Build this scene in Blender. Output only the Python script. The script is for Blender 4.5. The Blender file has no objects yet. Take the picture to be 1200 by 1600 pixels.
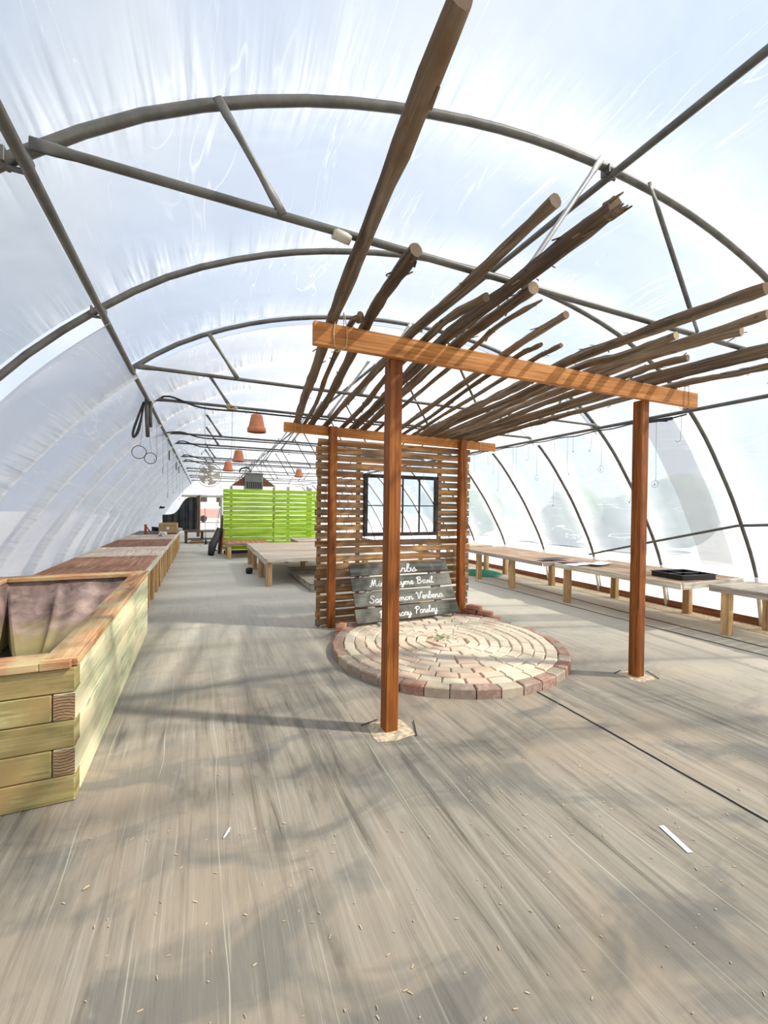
import bpy, math, random
from mathutils import Vector, Matrix
random.seed(7)
R = math.radians
SC = bpy.context.scene
COL = SC.collection

# ------------------------------------------------------------------ camera
cam_d = bpy.data.cameras.new('camera'); cam = bpy.data.objects.new('camera', cam_d); COL.objects.link(cam)
cam_d.sensor_fit = 'HORIZONTAL'; cam_d.sensor_width = 36.0; cam_d.lens = 657 * 36 / 1200
cam_d.clip_start = .02; cam_d.clip_end = 300
_R = ((0.91784398, 0.00722908, 0.39687551), (-0.39673705, -0.01536658, 0.91780367), (0.01273349, -0.99985579, -0.01123608))
cam.matrix_world = Matrix(((_R[0][0], -_R[0][1], -_R[0][2], 0), (_R[1][0], -_R[1][1], -_R[1][2], 0),
                           (_R[2][0], -_R[2][1], -_R[2][2], 1.45), (0, 0, 0, 1)))
SC.camera = cam
# ------------------------------------------------------------------ colour management
SC.view_settings.view_transform = 'Standard'; SC.view_settings.look = 'None'
SC.view_settings.gamma = 1.0; SC.view_settings.use_curve_mapping = False
SC.view_settings.exposure = 0.74
# ------------------------------------------------------------------ sky
W = bpy.data.worlds.new('sky'); SC.world = W; W.use_nodes = True
wn = W.node_tree.nodes; wl = W.node_tree.links; wn.clear()
tc = wn.new('ShaderNodeTexCoord'); ns = wn.new('ShaderNodeTexNoise'); ns.inputs['Scale'].default_value = 2.2; ns.inputs['Detail'].default_value = 5
rp = wn.new('ShaderNodeValToRGB'); rp.color_ramp.elements[0].position = .38; rp.color_ramp.elements[0].color = (.56, .68, .93, 1)
rp.color_ramp.elements[1].position = .66; rp.color_ramp.elements[1].color = (.88, .94, 1.0, 1)
bg = wn.new('ShaderNodeBackground'); bg.inputs[1].default_value = 0.66; wo = wn.new('ShaderNodeOutputWorld')
wl.new(tc.outputs['Generated'], ns.inputs['Vector']); wl.new(ns.outputs['Fac'], rp.inputs[0]); wl.new(rp.outputs[0], bg.inputs[0]); wl.new(bg.outputs[0], wo.inputs[0])
# ------------------------------------------------------------------ sun (from the right, behind the camera)
sd = bpy.data.lights.new('sun', 'SUN'); sd.energy = 6.2; sd.angle = R(2.2); sd.color = (1, .94, .84)
sun = bpy.data.objects.new('sun', sd); COL.objects.link(sun)
sun.rotation_euler = Vector((.87, -.50, 1.02)).to_track_quat('Z', 'Y').to_euler()

# ------------------------------------------------------------------ materials
MATS = {}
class NT:
    def __init__(s, name):
        s.m = bpy.data.materials.new(name); s.m.use_nodes = True; s.n = s.m.node_tree.nodes; s.l = s.m.node_tree.links; s.n.clear()
        s.out = s.n.new('ShaderNodeOutputMaterial')
    def new(s, t, **k):
        n = s.n.new('ShaderNode' + t)
        for a, b in k.items(): setattr(n, a, b)
        return n
    def put(s, sock, v):
        if isinstance(v, bpy.types.NodeSocket): s.l.new(v, sock)
        elif v is not None:
            if hasattr(sock.default_value, '__len__') and not hasattr(v, '__len__'): v = (v, v, v, 1)
            if hasattr(sock.default_value, '__len__') and len(sock.default_value) == 4 and len(v) == 3: v = tuple(v) + (1,)
            sock.default_value = v
    def uv(s): return s.new('UVMap').outputs[0]
    def obj(s): return s.new('TexCoord').outputs['Object']
    def map(s, v, sc, loc=(0, 0, 0), rot=(0, 0, 0)):
        n = s.new('Mapping'); s.put(n.inputs['Vector'], v); n.inputs['Scale'].default_value = sc; n.inputs['Location'].default_value = loc; n.inputs['Rotation'].default_value = rot; return n.outputs[0]
    def noise(s, v, scale=1, detail=4, rough=.55, dist=0):
        n = s.new('TexNoise'); s.put(n.inputs['Vector'], v); n.inputs['Scale'].default_value = scale; n.inputs['Detail'].default_value = detail
        n.inputs['Roughness'].default_value = rough; n.inputs['Distortion'].default_value = dist; return n.outputs['Fac']
    def ramp(s, f, *st):
        n = s.new('ValToRGB'); s.put(n.inputs[0], f); e = n.color_ramp.elements
        while len(e) < len(st): e.new(.5)
        for el, (p, c) in zip(e, st):
            el.position = p; el.color = (c, c, c, 1) if not hasattr(c, '__len__') else tuple(c) + (1,)
        return n.outputs[0]
    def mix(s, f, a, b, mode='MIX'):
        n = s.new('Mix', data_type='RGBA', blend_type=mode); s.put(n.inputs[0], f); s.put(n.inputs[6], a); s.put(n.inputs[7], b); return n.outputs[2]
    def math(s, op, a, b=None, c=None):
        n = s.new('Math', operation=op); s.put(n.inputs[0], a)
        if b is not None: s.put(n.inputs[1], b)
        if c is not None: s.put(n.inputs[2], c)
        return n.outputs[0]
    def bump(s, h, st=.3, d=.01):
        n = s.new('Bump'); n.inputs['Strength'].default_value = st; n.inputs['Distance'].default_value = d; s.put(n.inputs['Height'], h); return n.outputs[0]
    def tint(s):
        n = s.new('Attribute'); n.attribute_name = 'tint'; return n.outputs['Fac']
    def princ(s, col, rough=.7, normal=None, metal=0, spec=.4, **k):
        n = s.new('BsdfPrincipled'); s.put(n.inputs['Base Color'], col); s.put(n.inputs['Roughness'], rough); s.put(n.inputs['Metallic'], metal)
        n.inputs['Specular IOR Level'].default_value = spec
        if normal is not None: s.put(n.inputs['Normal'], normal)
        s.l.new(n.outputs[0], s.out.inputs[0]); return n
def wood(name, c1, c2, c3=None, tint=.35, grain=38, rough=.75, patch=None, knots=True, bstr=.35):
    t = NT(name); uv = t.uv()
    g = t.noise(t.map(uv, (1.3, grain * 1.3, 1)), 1, 5, .65, .6)
    g2 = t.noise(t.map(uv, (.8, 9, 1), (3, 1, 0)), 1, 4, .55, 1.2)
    col = t.ramp(t.math('MULTIPLY_ADD', g2, .5, t.math('MULTIPLY', g, .5)), (.36, tuple(x * .72 for x in c1)), (.46, c1), (.60, c2))
    gd = t.ramp(t.noise(t.map(uv, (2.2, grain * 2.2, 1), (1, 5, 0)), 1, 4, .7, .3), (.36, .7), (.48, 0)); col = t.mix(gd, col, tuple(x * .5 for x in c1))
    if knots:
        v = t.new('TexVoronoi'); t.put(v.inputs['Vector'], t.map(uv, (2.2, 9, 1))); v.inputs['Scale'].default_value = 1
        k = t.ramp(v.outputs['Distance'], (.07, 1), (.20, 0)); col = t.mix(t.math('MULTIPLY', k, .75), col, tuple(x * .35 for x in c1))
    if c3 is not None:
        p = t.noise(t.map(t.obj(), (2.3, 2.3, 2.3) if patch is None else patch), 1, 4, .6)
        col = t.mix(t.ramp(p, (.42, 0), (.64, 1)), col, c3)
    tv = t.math('MULTIPLY_ADD', t.tint(), tint, 1 - tint / 2)
    hsv = t.new('HueSaturation'); t.put(hsv.inputs['Value'], tv); t.put(hsv.inputs['Color'], col)
    t.princ(hsv.outputs[0], rough, t.bump(g, bstr, .004), spec=.25)
    MATS[name] = t.m; return t.m
def plain(name, c, rough=.6, metal=0, var=.12, scale=6, bump=0, spec=.4, cell=None):
    t = NT(name); n = t.noise(t.obj(), scale, 4, .6)
    a = tuple(x * (1 - var) for x in c); b = tuple(min(1, x * (1 + var)) for x in c)
    col = t.ramp(n, (.35, a), (.65, b)); col = t.mix(.25, col, t.tint(), 'OVERLAY') if cell else col
    t.princ(col, rough, t.bump(n, bump, .01) if bump else None, metal, spec); MATS[name] = t.m; return t.m

wood('stain', (.22, .062, .012), (.40, .135, .026), tint=.25, grain=30, rough=.55, bstr=.3)
wood('stain_beam', (.46, .18, .045), (.66, .29, .085), tint=.2, grain=34, rough=.6)
wood('bark', (.12, .085, .055), (.34, .26, .18), (.20, .125, .07), tint=.7, grain=34, rough=.9, patch=(3, 3, 3), bstr=1.0)
wood('slat', (.30, .14, .05), (.70, .43, .20), (.20, .135, .085), tint=.6, grain=30, patch=(2.2, 9, 9))
wood('treated', (.60, .60, .36), (.80, .79, .54), (.74, .66, .42), tint=.2, grain=24, patch=(1.4, 1.4, 5))  # treated timber, paled to put the sunlight on it into the colour
wood('treated_shade', (.27, .23, .09), (.47, .42, .19), (.34, .24, .10), tint=.25, grain=20, patch=(5, 5, 5))  # same timber for the planter front, its shade put into the colour
wood('cap', (.40, .19, .085), (.62, .36, .19), (.50, .42, .22), tint=.2, grain=26, patch=(4, 2, 4))
wood('lumber', (.50, .30, .13), (.72, .50, .27), tint=.3, grain=26)
wood('white_lumber', (.62, .55, .42), (.82, .76, .64), tint=.15, grain=22)
wood('grey_lumber', (.30, .26, .21), (.56, .50, .42), (.42, .37, .30), tint=.35, grain=30)
plain('bark_end', (.30, .22, .14), .9)
wood('ply_brown', (.30, .20, .12), (.50, .38, .27), (.40, .24, .15), tint=.2, grain=14, knots=False)
wood('dark_wood', (.10, .06, .04), (.22, .13, .08), tint=.3)
wood('ply_red', (.33, .15, .085), (.60, .36, .23), (.42, .19, .10), tint=.2, grain=14, knots=False, patch=(2, 5, 2))
wood('ply_pale', (.56, .44, .33), (.78, .68, .55), (.54, .44, .34), tint=.3, grain=16, knots=False)
wood('ply_dark', (.25, .11, .065), (.37, .18, .11), tint=.2, grain=14, knots=False)
wood('sign_board', (.06, .062, .054), (.14, .143, .125), (.20, .20, .165), tint=.3, grain=30, rough=.9, knots=False)
wood('green_paint', (.36, .60, .03), (.50, .78, .07), tint=.18, grain=10, knots=False)
# end grain
t = NT('end_grain'); w = t.new('TexWave', wave_type='RINGS', rings_direction='Y'); t.put(w.inputs['Vector'], t.map(t.obj(), (1, 1, 1), (.61, 0, -.33)))
w.inputs['Scale'].default_value = 22; w.inputs['Distortion'].default_value = 3; w.inputs['Detail'].default_value = 3; w.inputs['Detail Scale'].default_value = 2
t.princ(t.ramp(w.outputs['Fac'], (.1, (.17, .09, .045)), (.9, (.42, .29, .16))), .85); MATS['end_grain'] = t.m
plain('galv', (.115, .11, .095), .5, .35, .25, 9)
plain('galv_bright', (.30, .30, .28), .45, .3, .15, 9)
plain('white_paint', (.80, .80, .79), .5)
plain('black_plastic', (.012, .012, .014), .42, 0, .2, 8)
plain('hose', (.02, .02, .02), .5)
plain('wire', (.22, .22, .22), .5, .4)
plain('terracotta', (.56, .215, .11), .85, 0, .15, 9)
plain('cardboard', (.50, .32, .15), .9, 0, .08)
plain('red_paint', (.42, .05, .03), .6)
plain('white_cloth', (.72, .71, .68), .95, 0, .1)
plain('paper', (.86, .87, .88), .8, 0, .03)
plain('twine', (.55, .42, .26), .95)
plain('fan_metal', (.50, .46, .38), .5, .2)
plain('grille', (.25, .25, .24), .5, .3)
plain('window_paint', (.035, .033, .03), .8, 0, .6, 12)
plain('dirt', (.50, .41, .28), .98, 0, .35, 26, .6)
plain('gravel', (.66, .62, .55), .98, 0, .2, 3)
plain('teal', (.02, .36, .26), .5)
plain('black_tarp', (.035, .038, .040), .55, 0, .35, 3, .4)
plain('purple_mat', (.30, .20, .19), .9, 0, .2)
plain('white_letter', (.88, .88, .86), .6, 0, .02)
plain('soil', (.03, .024, .015), .9, 0, .5, 14, .5)
plain('foliage', (.10, .17, .06), .9, 0, .5, 2.5, .8)
plain('house', (.55, .54, .50), .9, 0, .05)
plain('red_roof', (.42, .24, .22), .8)
plain('asphalt', (.45, .44, .43), .9)
# brick
def brick(name, a, b, c):
    t = NT(name); n = t.noise(t.map(t.obj(), (1, 1, 1)), 22, 5, .7); m = t.noise(t.obj(), 1.6, 3)
    base = t.ramp(t.tint(), (.05, a), (.55, b), (.95, c)); base = t.mix(t.ramp(n, (.45, 0), (.7, .45)), base, (.58, .52, .43))
    base = t.mix(t.ramp(m, (.40, .15), (.60, .7)), base, (.68, .62, .48)) if name == 'brick_worn' else base
    t.princ(base, .9, t.bump(n, .7, .008), spec=.2); MATS[name] = t.m
brick('brick_worn', (.50, .38, .27), (.64, .54, .41), (.54, .33, .23))
brick('brick_edge', (.34, .17, .12), (.30, .22, .17), (.46, .39, .29))
brick('brick_red', (.34, .10, .06), (.42, .15, .09), (.50, .22, .14))
# window glass
t = NT('glass'); a = t.new('BsdfTransparent'); a.inputs[0].default_value = (.93, .96, .97, 1); g = t.new('BsdfGlossy'); g.inputs['Roughness'].default_value = .05
mx = t.new('MixShader'); mx.inputs[0].default_value = .08; t.l.new(a.outputs[0], mx.inputs[1]); t.l.new(g.outputs[0], mx.inputs[2]); t.l.new(mx.outputs[0], t.out.inputs[0]); MATS['glass'] = t.m
# greenhouse film: part clear, part milky; UV = (arc length, y)
def film(name, clear, milk, wr=1.0, tone=(.43, .49, .57), ridge=0.0, dif=.25):
    t = NT(name); uv = t.uv()
    sep = t.new('SeparateXYZ'); t.put(sep.inputs[0], uv); s, y = sep.outputs[0], sep.outputs[1]
    ph = t.math('DIVIDE', t.math('SUBTRACT', y, .59), 1.19); fr = t.math('FRACT', ph)
    d = t.math('MINIMUM', fr, t.math('SUBTRACT', 1, fr))                       # 0 at a hoop .. .5 midway
    wob = t.noise(t.map(uv, (2.2, .8, 1), (9, 1, 0)), 1, 2)
    near = t.ramp(t.math('ADD', d, t.math('MULTIPLY', t.math('SUBTRACT', wob, .5), .35)), (0, 1), (.08, .62), (.17, .28), (.30, 0))
    fine = t.noise(t.map(uv, (11, .9, 1)), 1, 2, .5, .35)
    fold = t.ramp(fine, (.57, 0), (.62, 1), (.67, .1))
    broad = t.noise(t.map(uv, (1.1, 1.5, 1)), 1, 3, .5, .5)
    weave = t.noise(t.map(uv, (3.2, .45, 1), (5, 2, 0)), 1, 3, .6, 1.0)
    line = t.math('MULTIPLY', t.ramp(weave, (.490, 0), (.50, 1), (.510, 0)), t.ramp(wob, (.45, 0), (.6, 1)))
    rd = t.ramp(t.math('ADD', d, t.math('MULTIPLY', t.math('SUBTRACT', fine, .5), .05)), (.018, 1), (.05, 0))
    h = t.math('ADD', t.math('MULTIPLY', t.math('MULTIPLY', fine, near), 1.0 * wr), t.math('MULTIPLY', broad, .8))
    nrm = t.bump(h, .8, .05)
    crease = t.math('MULTIPLY', t.math('MULTIPLY', fold, near), .75 * wr)
    crease = t.math('MAXIMUM', crease, t.math('MULTIPLY', near, .42))
    crease = t.math('MAXIMUM', crease, t.math('MULTIPLY', line, .5 * wr))
    crease = t.math('MAXIMUM', crease, t.math('MULTIPLY', rd, ridge))
    milkf = t.math('ADD', milk, t.math('MULTIPLY', t.math('SUBTRACT', broad, .5), .30))
    milkf = t.math('MINIMUM', t.math('ADD', milkf, t.math('MULTIPLY', crease, .35)), .97)
    tr = t.new('BsdfTransparent'); tr.inputs[0].default_value = (clear, clear, clear * 1.01, 1)
    col = t.mix(crease, tone, (.93, .93, .93))  # folds and hoop ridges whitened: caught light put into the colour
    tl = t.new('BsdfTranslucent'); t.put(tl.inputs[0], col); t.put(tl.inputs['Normal'], nrm)
    df = t.new('BsdfDiffuse'); t.put(df.inputs[0], col); t.put(df.inputs['Normal'], nrm)
    gl = t.new('BsdfGlossy'); gl.inputs['Roughness'].default_value = .22; t.put(gl.inputs['Normal'], nrm)
    m1 = t.new('MixShader'); m1.inputs[0].default_value = dif; t.l.new(tl.outputs[0], m1.inputs[1]); t.l.new(df.outputs[0], m1.inputs[2])
    m2 = t.new('MixShader'); t.put(m2.inputs[0], milkf); t.l.new(tr.outputs[0], m2.inputs[1]); t.l.new(m1.outputs[0], m2.inputs[2])
    m3 = t.new('MixShader'); m3.inputs[0].default_value = .06; t.l.new(m2.outputs[0], m3.inputs[1]); t.l.new(gl.outputs[0], m3.inputs[2])
    t.l.new(m3.outputs[0], t.out.inputs[0]); MATS[name] = t.m
film('film', .92, .46)
film('film_side', .90, .60, .9, (.36, .41, .47))
film('film_lining', .90, .90, .8, (.60, .635, .70), .95, .42)
film('film_skirt', .88, .85, .3, (.93, .94, .95))
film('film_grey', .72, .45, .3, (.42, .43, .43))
# ground cover fabric
t = NT('floor_fabric'); o = t.obj()
s1 = t.noise(t.map(o, (17, 1.1, 1)), 1, 7, .68, 1.0); s2 = t.noise(t.map(o, (90, 2.2, 1)), 1, 3, .6)
b1 = t.noise(t.map(o, (.9, .8, 1)), 1, 5, .6, .6); b2 = t.noise(t.map(o, (1.6, 2.6, 1), (7, 3, 0)), 1, 4, .55, .8); gr = t.noise(o, 160, 2, .6)
col = t.ramp(s1, (.30, (.10, .088, .070)), (.46, (.245, .218, .172)), (.72, (.375, .340, .275)))
col = t.mix(t.ramp(b1, (.44, 0), (.60, .70)), col, (.37, .30, .215))
col = t.mix(t.ramp(b2, (.50, 0), (.62, .62)), col, (.125, .125, .115))
sep = t.new('SeparateXYZ'); t.put(sep.inputs[0], o)
pale = t.ramp(t.math('DIVIDE', t.math('ADD', sep.outputs[0], t.math('MULTIPLY', b1, 1.6)), 8), (.50, 0), (.76, .85))
col = t.mix(pale, col, (.60, .54, .43))
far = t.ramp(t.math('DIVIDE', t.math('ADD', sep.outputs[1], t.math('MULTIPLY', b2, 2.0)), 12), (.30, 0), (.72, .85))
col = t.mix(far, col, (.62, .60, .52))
col = t.mix(t.math('MULTIPLY', gr, .16), col, (.10, .09, .08)); col = t.mix(t.ramp(s2, (.58, 0), (.74, .35)), col, (.50, .47, .41))
wx = t.math('ADD', sep.outputs[0], t.math('MULTIPLY', t.noise(t.map(o, (.3, .8, 1)), 1, 2), .12))
ln = t.math('ABSOLUTE', t.math('SUBTRACT', t.math('FRACT', t.math('DIVIDE', wx, .285)), .5))
col = t.mix(t.math('MULTIPLY', t.ramp(ln, (.0, 1), (.010, 0)), t.ramp(t.noise(o, 1.3, 2), (.4, .1), (.6, .7))), col, (.56, .56, .44))
t.princ(col, .85, t.bump(t.math('ADD', s1, t.math('MULTIPLY', b2, 1.5)), .35, .012), spec=.25); MATS['floor_fabric'] = t.m
# liner
t = NT('liner'); o = t.obj(); n = t.noise(o, 5, 6, .65, .3); sep = t.new('SeparateXYZ'); t.put(sep.inputs[0], o)
col = t.ramp(n, (.32, (.10, .065, .058)), (.66, (.36, .26, .23)))
g = t.ramp(t.math('ADD', sep.outputs[2], t.math('MULTIPLY', n, .25)), (.30, 1), (.46, 0))
col = t.mix(t.math('MULTIPLY', g, .75), col, (.30, .26, .09))
t.princ(col, .6, t.bump(n, .3, .02), spec=.5); MATS['liner'] = t.m

# ------------------------------------------------------------------ mesh builder
class MB:
    def __init__(s): s.v = []; s.f = []; s.uv = []; s.t = []; s.sm = []
    def _add(s, vs, fs, uvs, tint=None, smooth=False):
        b = len(s.v); s.v += [tuple(v) for v in vs]; tint = random.random() if tint is None else tint
        for f, u in zip(fs, uvs): s.f.append([b + i for i in f]); s.uv.append(u); s.t.append(tint); s.sm.append(smooth)
        return s
    def box(s, lo, hi, M=None, bev=0.0, tint=None, taper=0, jit=0):
        lo = Vector(lo); hi = Vector(hi); sz = hi - lo; L = max(range(3), key=lambda i: sz[i]); off = (random.random() * 9, random.random() * 9)
        bev = min(bev, min(sz) * .3)
        def uvof(p, n):
            o = [i for i in range(3) if i != L]
            if n == L: return (p[o[0]] * .25 + off[0], p[o[1]] + off[1])
            k = o[0] if n == o[1] else o[1]
            return (p[L] + off[0], p[k] + off[1] + (0 if n == o[0] else .37))
        vs = []; idx = {}
        for sx in (0, 1):
            for sy in (0, 1):
                for sz_ in (0, 1):
                    c = [(lo, hi)[(sx, sy, sz_)[i]][i] for i in range(3)]
                    sg = [1 if q == 0 else -1 for q in (sx, sy, sz_)]
                    for ax in range(3):
                        p = list(c)
                        for i in range(3):
                            if i != ax: p[i] += sg[i] * bev
                        idx[(sx, sy, sz_, ax)] = len(vs); vs.append(p)
        def V(c, ax): return idx[(c[0], c[1], c[2], ax)]
        fs = []; uvs = []; P = list(vs)
        def face(ids, n): fs.append(ids); uvs.append([uvof(P[i], n) for i in ids])
        for ax in range(3):
            a, b = [i for i in range(3) if i != ax]
            for side in (0, 1):
                cs = []
                for (p, q) in ((0, 0), (1, 0), (1, 1), (0, 1)):
                    c = [0, 0, 0]; c[ax] = side; c[a] = p; c[b] = q; cs.append(c)
                flip = (side == 0) ^ (ax == 1)
                ids = [V(c, ax) for c in cs]
                face(ids[::-1] if flip else ids, ax)
        if bev > 0:
            for ax in range(3):
                a, b = [i for i in range(3) if i != ax]
                for p in (0, 1):
                    for q in (0, 1):
                        c0 = [0, 0, 0]; c0[a] = p; c0[b] = q; c1 = list(c0); c1[ax] = 1
                        ids = [V(c0, a), V(c1, a), V(c1, b), V(c0, b)]
                        if (p ^ q) ^ (ax == 1): ids = ids[::-1]
                        face(ids[::-1], a)
            for sx in (0, 1):
                for sy in (0, 1):
                    for sz_ in (0, 1):
                        ids = [V((sx, sy, sz_), i) for i in range(3)]
                        if (sx + sy + sz_) % 2 == 0: ids = ids[::-1]
                        face(ids, 0)
        if jit: vs = [[p[i] + random.uniform(-jit, jit) for i in range(3)] for p in vs]
        if M is not None: vs = [tuple(M @ Vector(p)) for p in vs]
        return s._add(vs, fs, uvs, tint)
    def bar(s, a, b, w, d, up=(0, 0, 1), bev=.002, tint=None):           # rectangular bar from a to b
        a = Vector(a); b = Vector(b); x = (b - a).normalized(); u = Vector(up); y = u.cross(x)
        if y.length < 1e-5: y = Vector((0, 1, 0)).cross(x)
        y.normalize(); z = x.cross(y)
        M = Matrix(((x.x, y.x, z.x, a.x), (x.y, y.y, z.y, a.y), (x.z, y.z, z.z, a.z), (0, 0, 0, 1)))
        return s.box((0, -w / 2, -d / 2), ((b - a).length, w / 2, d / 2), M, bev, tint)
    def tube(s, pts, r, n=8, caps=True, rough=0, tint=None, flat=None):
        pts = [Vector(p) for p in pts]; rs = r if hasattr(r, '__len__') else [r] * len(pts)
        vs = []; fs = []; uvs = []; L = 0; off = random.random() * 9; up = None; Ls = []
        for i, p in enumerate(pts):
            d = (pts[min(i + 1, len(pts) - 1)] - pts[max(i - 1, 0)]).normalized()
            if up is None: up = Vector((0, 0, 1)) if abs(d.z) < .9 else Vector((1, 0, 0))
            x = up.cross(d).normalized(); z = d.cross(x); up = z
            if i: L += (p - pts[i - 1]).length
            Ls.append(L)
            for k in range(n):
                a = 2 * math.pi * k / n; q = rs[i] * (1 + (random.uniform(-rough, rough) if rough else 0))
                fx, fz = (1, 1) if flat is None else flat[i]
                vs.append(p + x * math.cos(a) * q * fx + z * math.sin(a) * q * fz)
        c = 2 * math.pi * max(rs)
        for i in range(len(pts) - 1):
            for k in range(n):
                k2 = (k + 1) % n; fs.append([i * n + k, i * n + k2, (i + 1) * n + k2, (i + 1) * n + k])
                uvs.append([(Ls[i] + off, k / n * c), (Ls[i] + off, (k + 1) / n * c), (Ls[i + 1] + off, (k + 1) / n * c), (Ls[i + 1] + off, k / n * c)])
        if caps:
            fs.append(list(range(n))[::-1]); uvs.append([(off, 0)] * n)
            e = (len(pts) - 1) * n; fs.append([e + k for k in range(n)]); uvs.append([(off, 0)] * n)
        s._add(vs, fs, uvs, tint, n > 6)
        if caps: s.sm[-1] = s.sm[-2] = False
        return s
    def lathe(s, prof, c=(0, 0, 0), n=20, tint=None):                   # prof = (r, z) list
        vs = [(c[0] + r * math.cos(2 * math.pi * k / n), c[1] + r * math.sin(2 * math.pi * k / n), c[2] + z) for r, z in prof for k in range(n)]
        fs = []; uvs = []
        for i in range(len(prof) - 1):
            for k in range(n):
                k2 = (k + 1) % n; fs.append([i * n + k, i * n + k2, (i + 1) * n + k2, (i + 1) * n + k]); uvs.append([(0, 0), (1, 0), (1, 1), (0, 1)])
        return s._add(vs, fs, uvs, tint, True)
    def grid(s, nu, nv, fn, uvfn=None, smooth=True, tint=.5):
        vs = [fn(i / nu, j / nv) for j in range(nv + 1) for i in range(nu + 1)]; uvfn = uvfn or (lambda u, v: (u, v))
        fs = []; uvs = []
        for j in range(nv):
            for i in range(nu):
                a = j * (nu + 1) + i; fs.append([a, a + 1, a + nu + 2, a + nu + 1])
                uvs.append([uvfn(i / nu, j / nv), uvfn((i + 1) / nu, j / nv), uvfn((i + 1) / nu, (j + 1) / nv), uvfn(i / nu, (j + 1) / nv)])
        return s._add(vs, fs, uvs, tint, smooth)
    def build(s, name, mat, parent=None, label=None, loc=None):
        me = bpy.data.meshes.new(name); off = Vector(loc) if loc is not None else Vector((0, 0, 0))
        vs = [tuple(Vector(v) - off) for v in s.v] if loc is not None else s.v
        me.from_pydata(vs, [], s.f)
        ul = me.uv_layers.new(name='UVMap'); flat = [c for f in s.uv for p in f for c in p]; ul.data.foreach_set('uv', flat)
        at = me.attributes.new('tint', 'FLOAT', 'FACE'); at.data.foreach_set('value', s.t)
        me.polygons.foreach_set('use_smooth', s.sm); me.materials.append(MATS[mat]); me.update()
        o = bpy.data.objects.new(name, me); COL.objects.link(o)
        if loc is not None: o.location = off
        if parent is not None: o.parent = parent
        if label: o['label'] = label
        return o
def tag(o, label, cat, group=None, kind=None):
    o['label'] = label; o['category'] = cat
    if group: o['group'] = group
    if kind: o['kind'] = kind
    return o
def thing(name, label, cat, loc=(0, 0, 0), group=None):
    o = bpy.data.objects.new(name, None); COL.objects.link(o); o.location = loc; o.empty_display_size = .1
    return tag(o, label, cat, group)
def struct(o, label=None):
    o['kind'] = 'structure'
    if label: o['label'] = label
    return o
def copy_tree(o, parent=None):
    c = o.copy(); COL.objects.link(c); c.parent = parent
    for ch in list(o.children): copy_tree(ch, c)
    return c
def catmull(P, n=6):
    P = [Vector(p) for p in P]; out = []
    for i in range(len(P) - 1):
        p0 = P[max(i - 1, 0)]; p1 = P[i]; p2 = P[i + 1]; p3 = P[min(i + 2, len(P) - 1)]
        for k in range(n):
            t_ = k / n; out.append(.5 * ((2 * p1) + (p2 - p0) * t_ + (2 * p0 - 5 * p1 + 4 * p2 - p3) * t_ ** 2 + (3 * p1 - p0 - 3 * p2 + p3) * t_ ** 3))
    out.append(P[-1]); return out

# ------------------------------------------------------------------ hoop profile
CX = 2.19; PUR = 2.76; ZT = 2.60; ZR = 3.46
half = [(0, 3.46), (.4, 3.447), (.8, 3.405), (1.2, 3.33), (1.6, 3.225), (2.0, 3.075), (2.4, 2.87), (2.76, 2.60), (3.10, 2.28), (3.38, 1.94), (3.64, 1.60), (3.86, 1.25), (4.04, .95), (4.18, .65), (4.30, .30), (4.38, 0), ]
_h = catmull([(x, 0, z) for x, z in half], 4); HP = [(p.x, p.z) for p in _h]
FULL = [(-x, z) for x, z in HP[::-1]] + HP[1:]
SL = [0]
for i in range(1, len(FULL)): SL.append(SL[-1] + math.hypot(FULL[i][0] - FULL[i - 1][0], FULL[i][1] - FULL[i - 1][1]))
def prof(s, out=0):                                                     # point at arc length s, pushed out by `out`
    s = max(0, min(SL[-1] - 1e-6, s)); i = max(k for k in range(len(SL)) if SL[k] <= s); i = min(i, len(SL) - 2)
    t_ = (s - SL[i]) / (SL[i + 1] - SL[i]); x = FULL[i][0] + (FULL[i + 1][0] - FULL[i][0]) * t_; z = FULL[i][1] + (FULL[i + 1][1] - FULL[i][1]) * t_
    dx = FULL[i + 1][0] - FULL[i][0]; dz = FULL[i + 1][1] - FULL[i][1]; l = math.hypot(dx, dz)
    return CX + x - dz / l * out, z + dx / l * out
def s_at(x, side=None): return next(SL[i] for i in range(len(FULL)) if FULL[i][0] >= x)
HOOP = [.59 + 1.19 * k for k in range(20)]
Y0, Y1 = -4.17, 24.4
def skin(name, s0, s1, mat, out=.035, y0=Y0, y1=Y1, nu=26, step=.10, sag=.05):
    m = MB(); nv = int((y1 - y0) / step)
    def fn(u, v):
        s = s0 + (s1 - s0) * u; y = y0 + (y1 - y0) * v; d = ((y - .59) / 1.19) % 1
        b = out + sag * math.sin(math.pi * d) ** 1.0
        x, z = prof(s, b); return (x, y, z)
    m.grid(nu, nv, fn, lambda u, v: (s0 + (s1 - s0) * u, y0 + (y1 - y0) * v)); return m.build(name, mat)
sL = s_at(-PUR); sR = s_at(PUR); sE = SL[-1]; sK = s_at(4.13)
YA = .59 + 1.19 * 2; YB = .59 + 1.19 * 3
struct(skin('wall_left', 0, sL, 'film_side', y1=YA), 'milky plastic film of the near left greenhouse side')
struct(skin('wall_left_lining', 0, sL, 'film_lining', out=-.09, y0=YA, sag=.13, step=.0595, nu=30), 'billowing white film lining inside the left hoops')
struct(skin('ceiling', sL, sR, 'film', nu=44, y1=YB), 'translucent plastic film stretched over the near arched roof')
struct(skin('ceiling_lining', sL, sR, 'film_lining', out=-.06, y0=YB, sag=.10, step=.0595, nu=40), 'white film lining billowing below the far roof hoops')
struct(skin('wall_right', sR, sK, 'film_side'), 'translucent plastic film of the right greenhouse side')
struct(skin('trim_1', sK, sE, 'film_skirt', sag=.01, nu=6), 'bright white film skirt along the foot of the right side')
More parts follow.
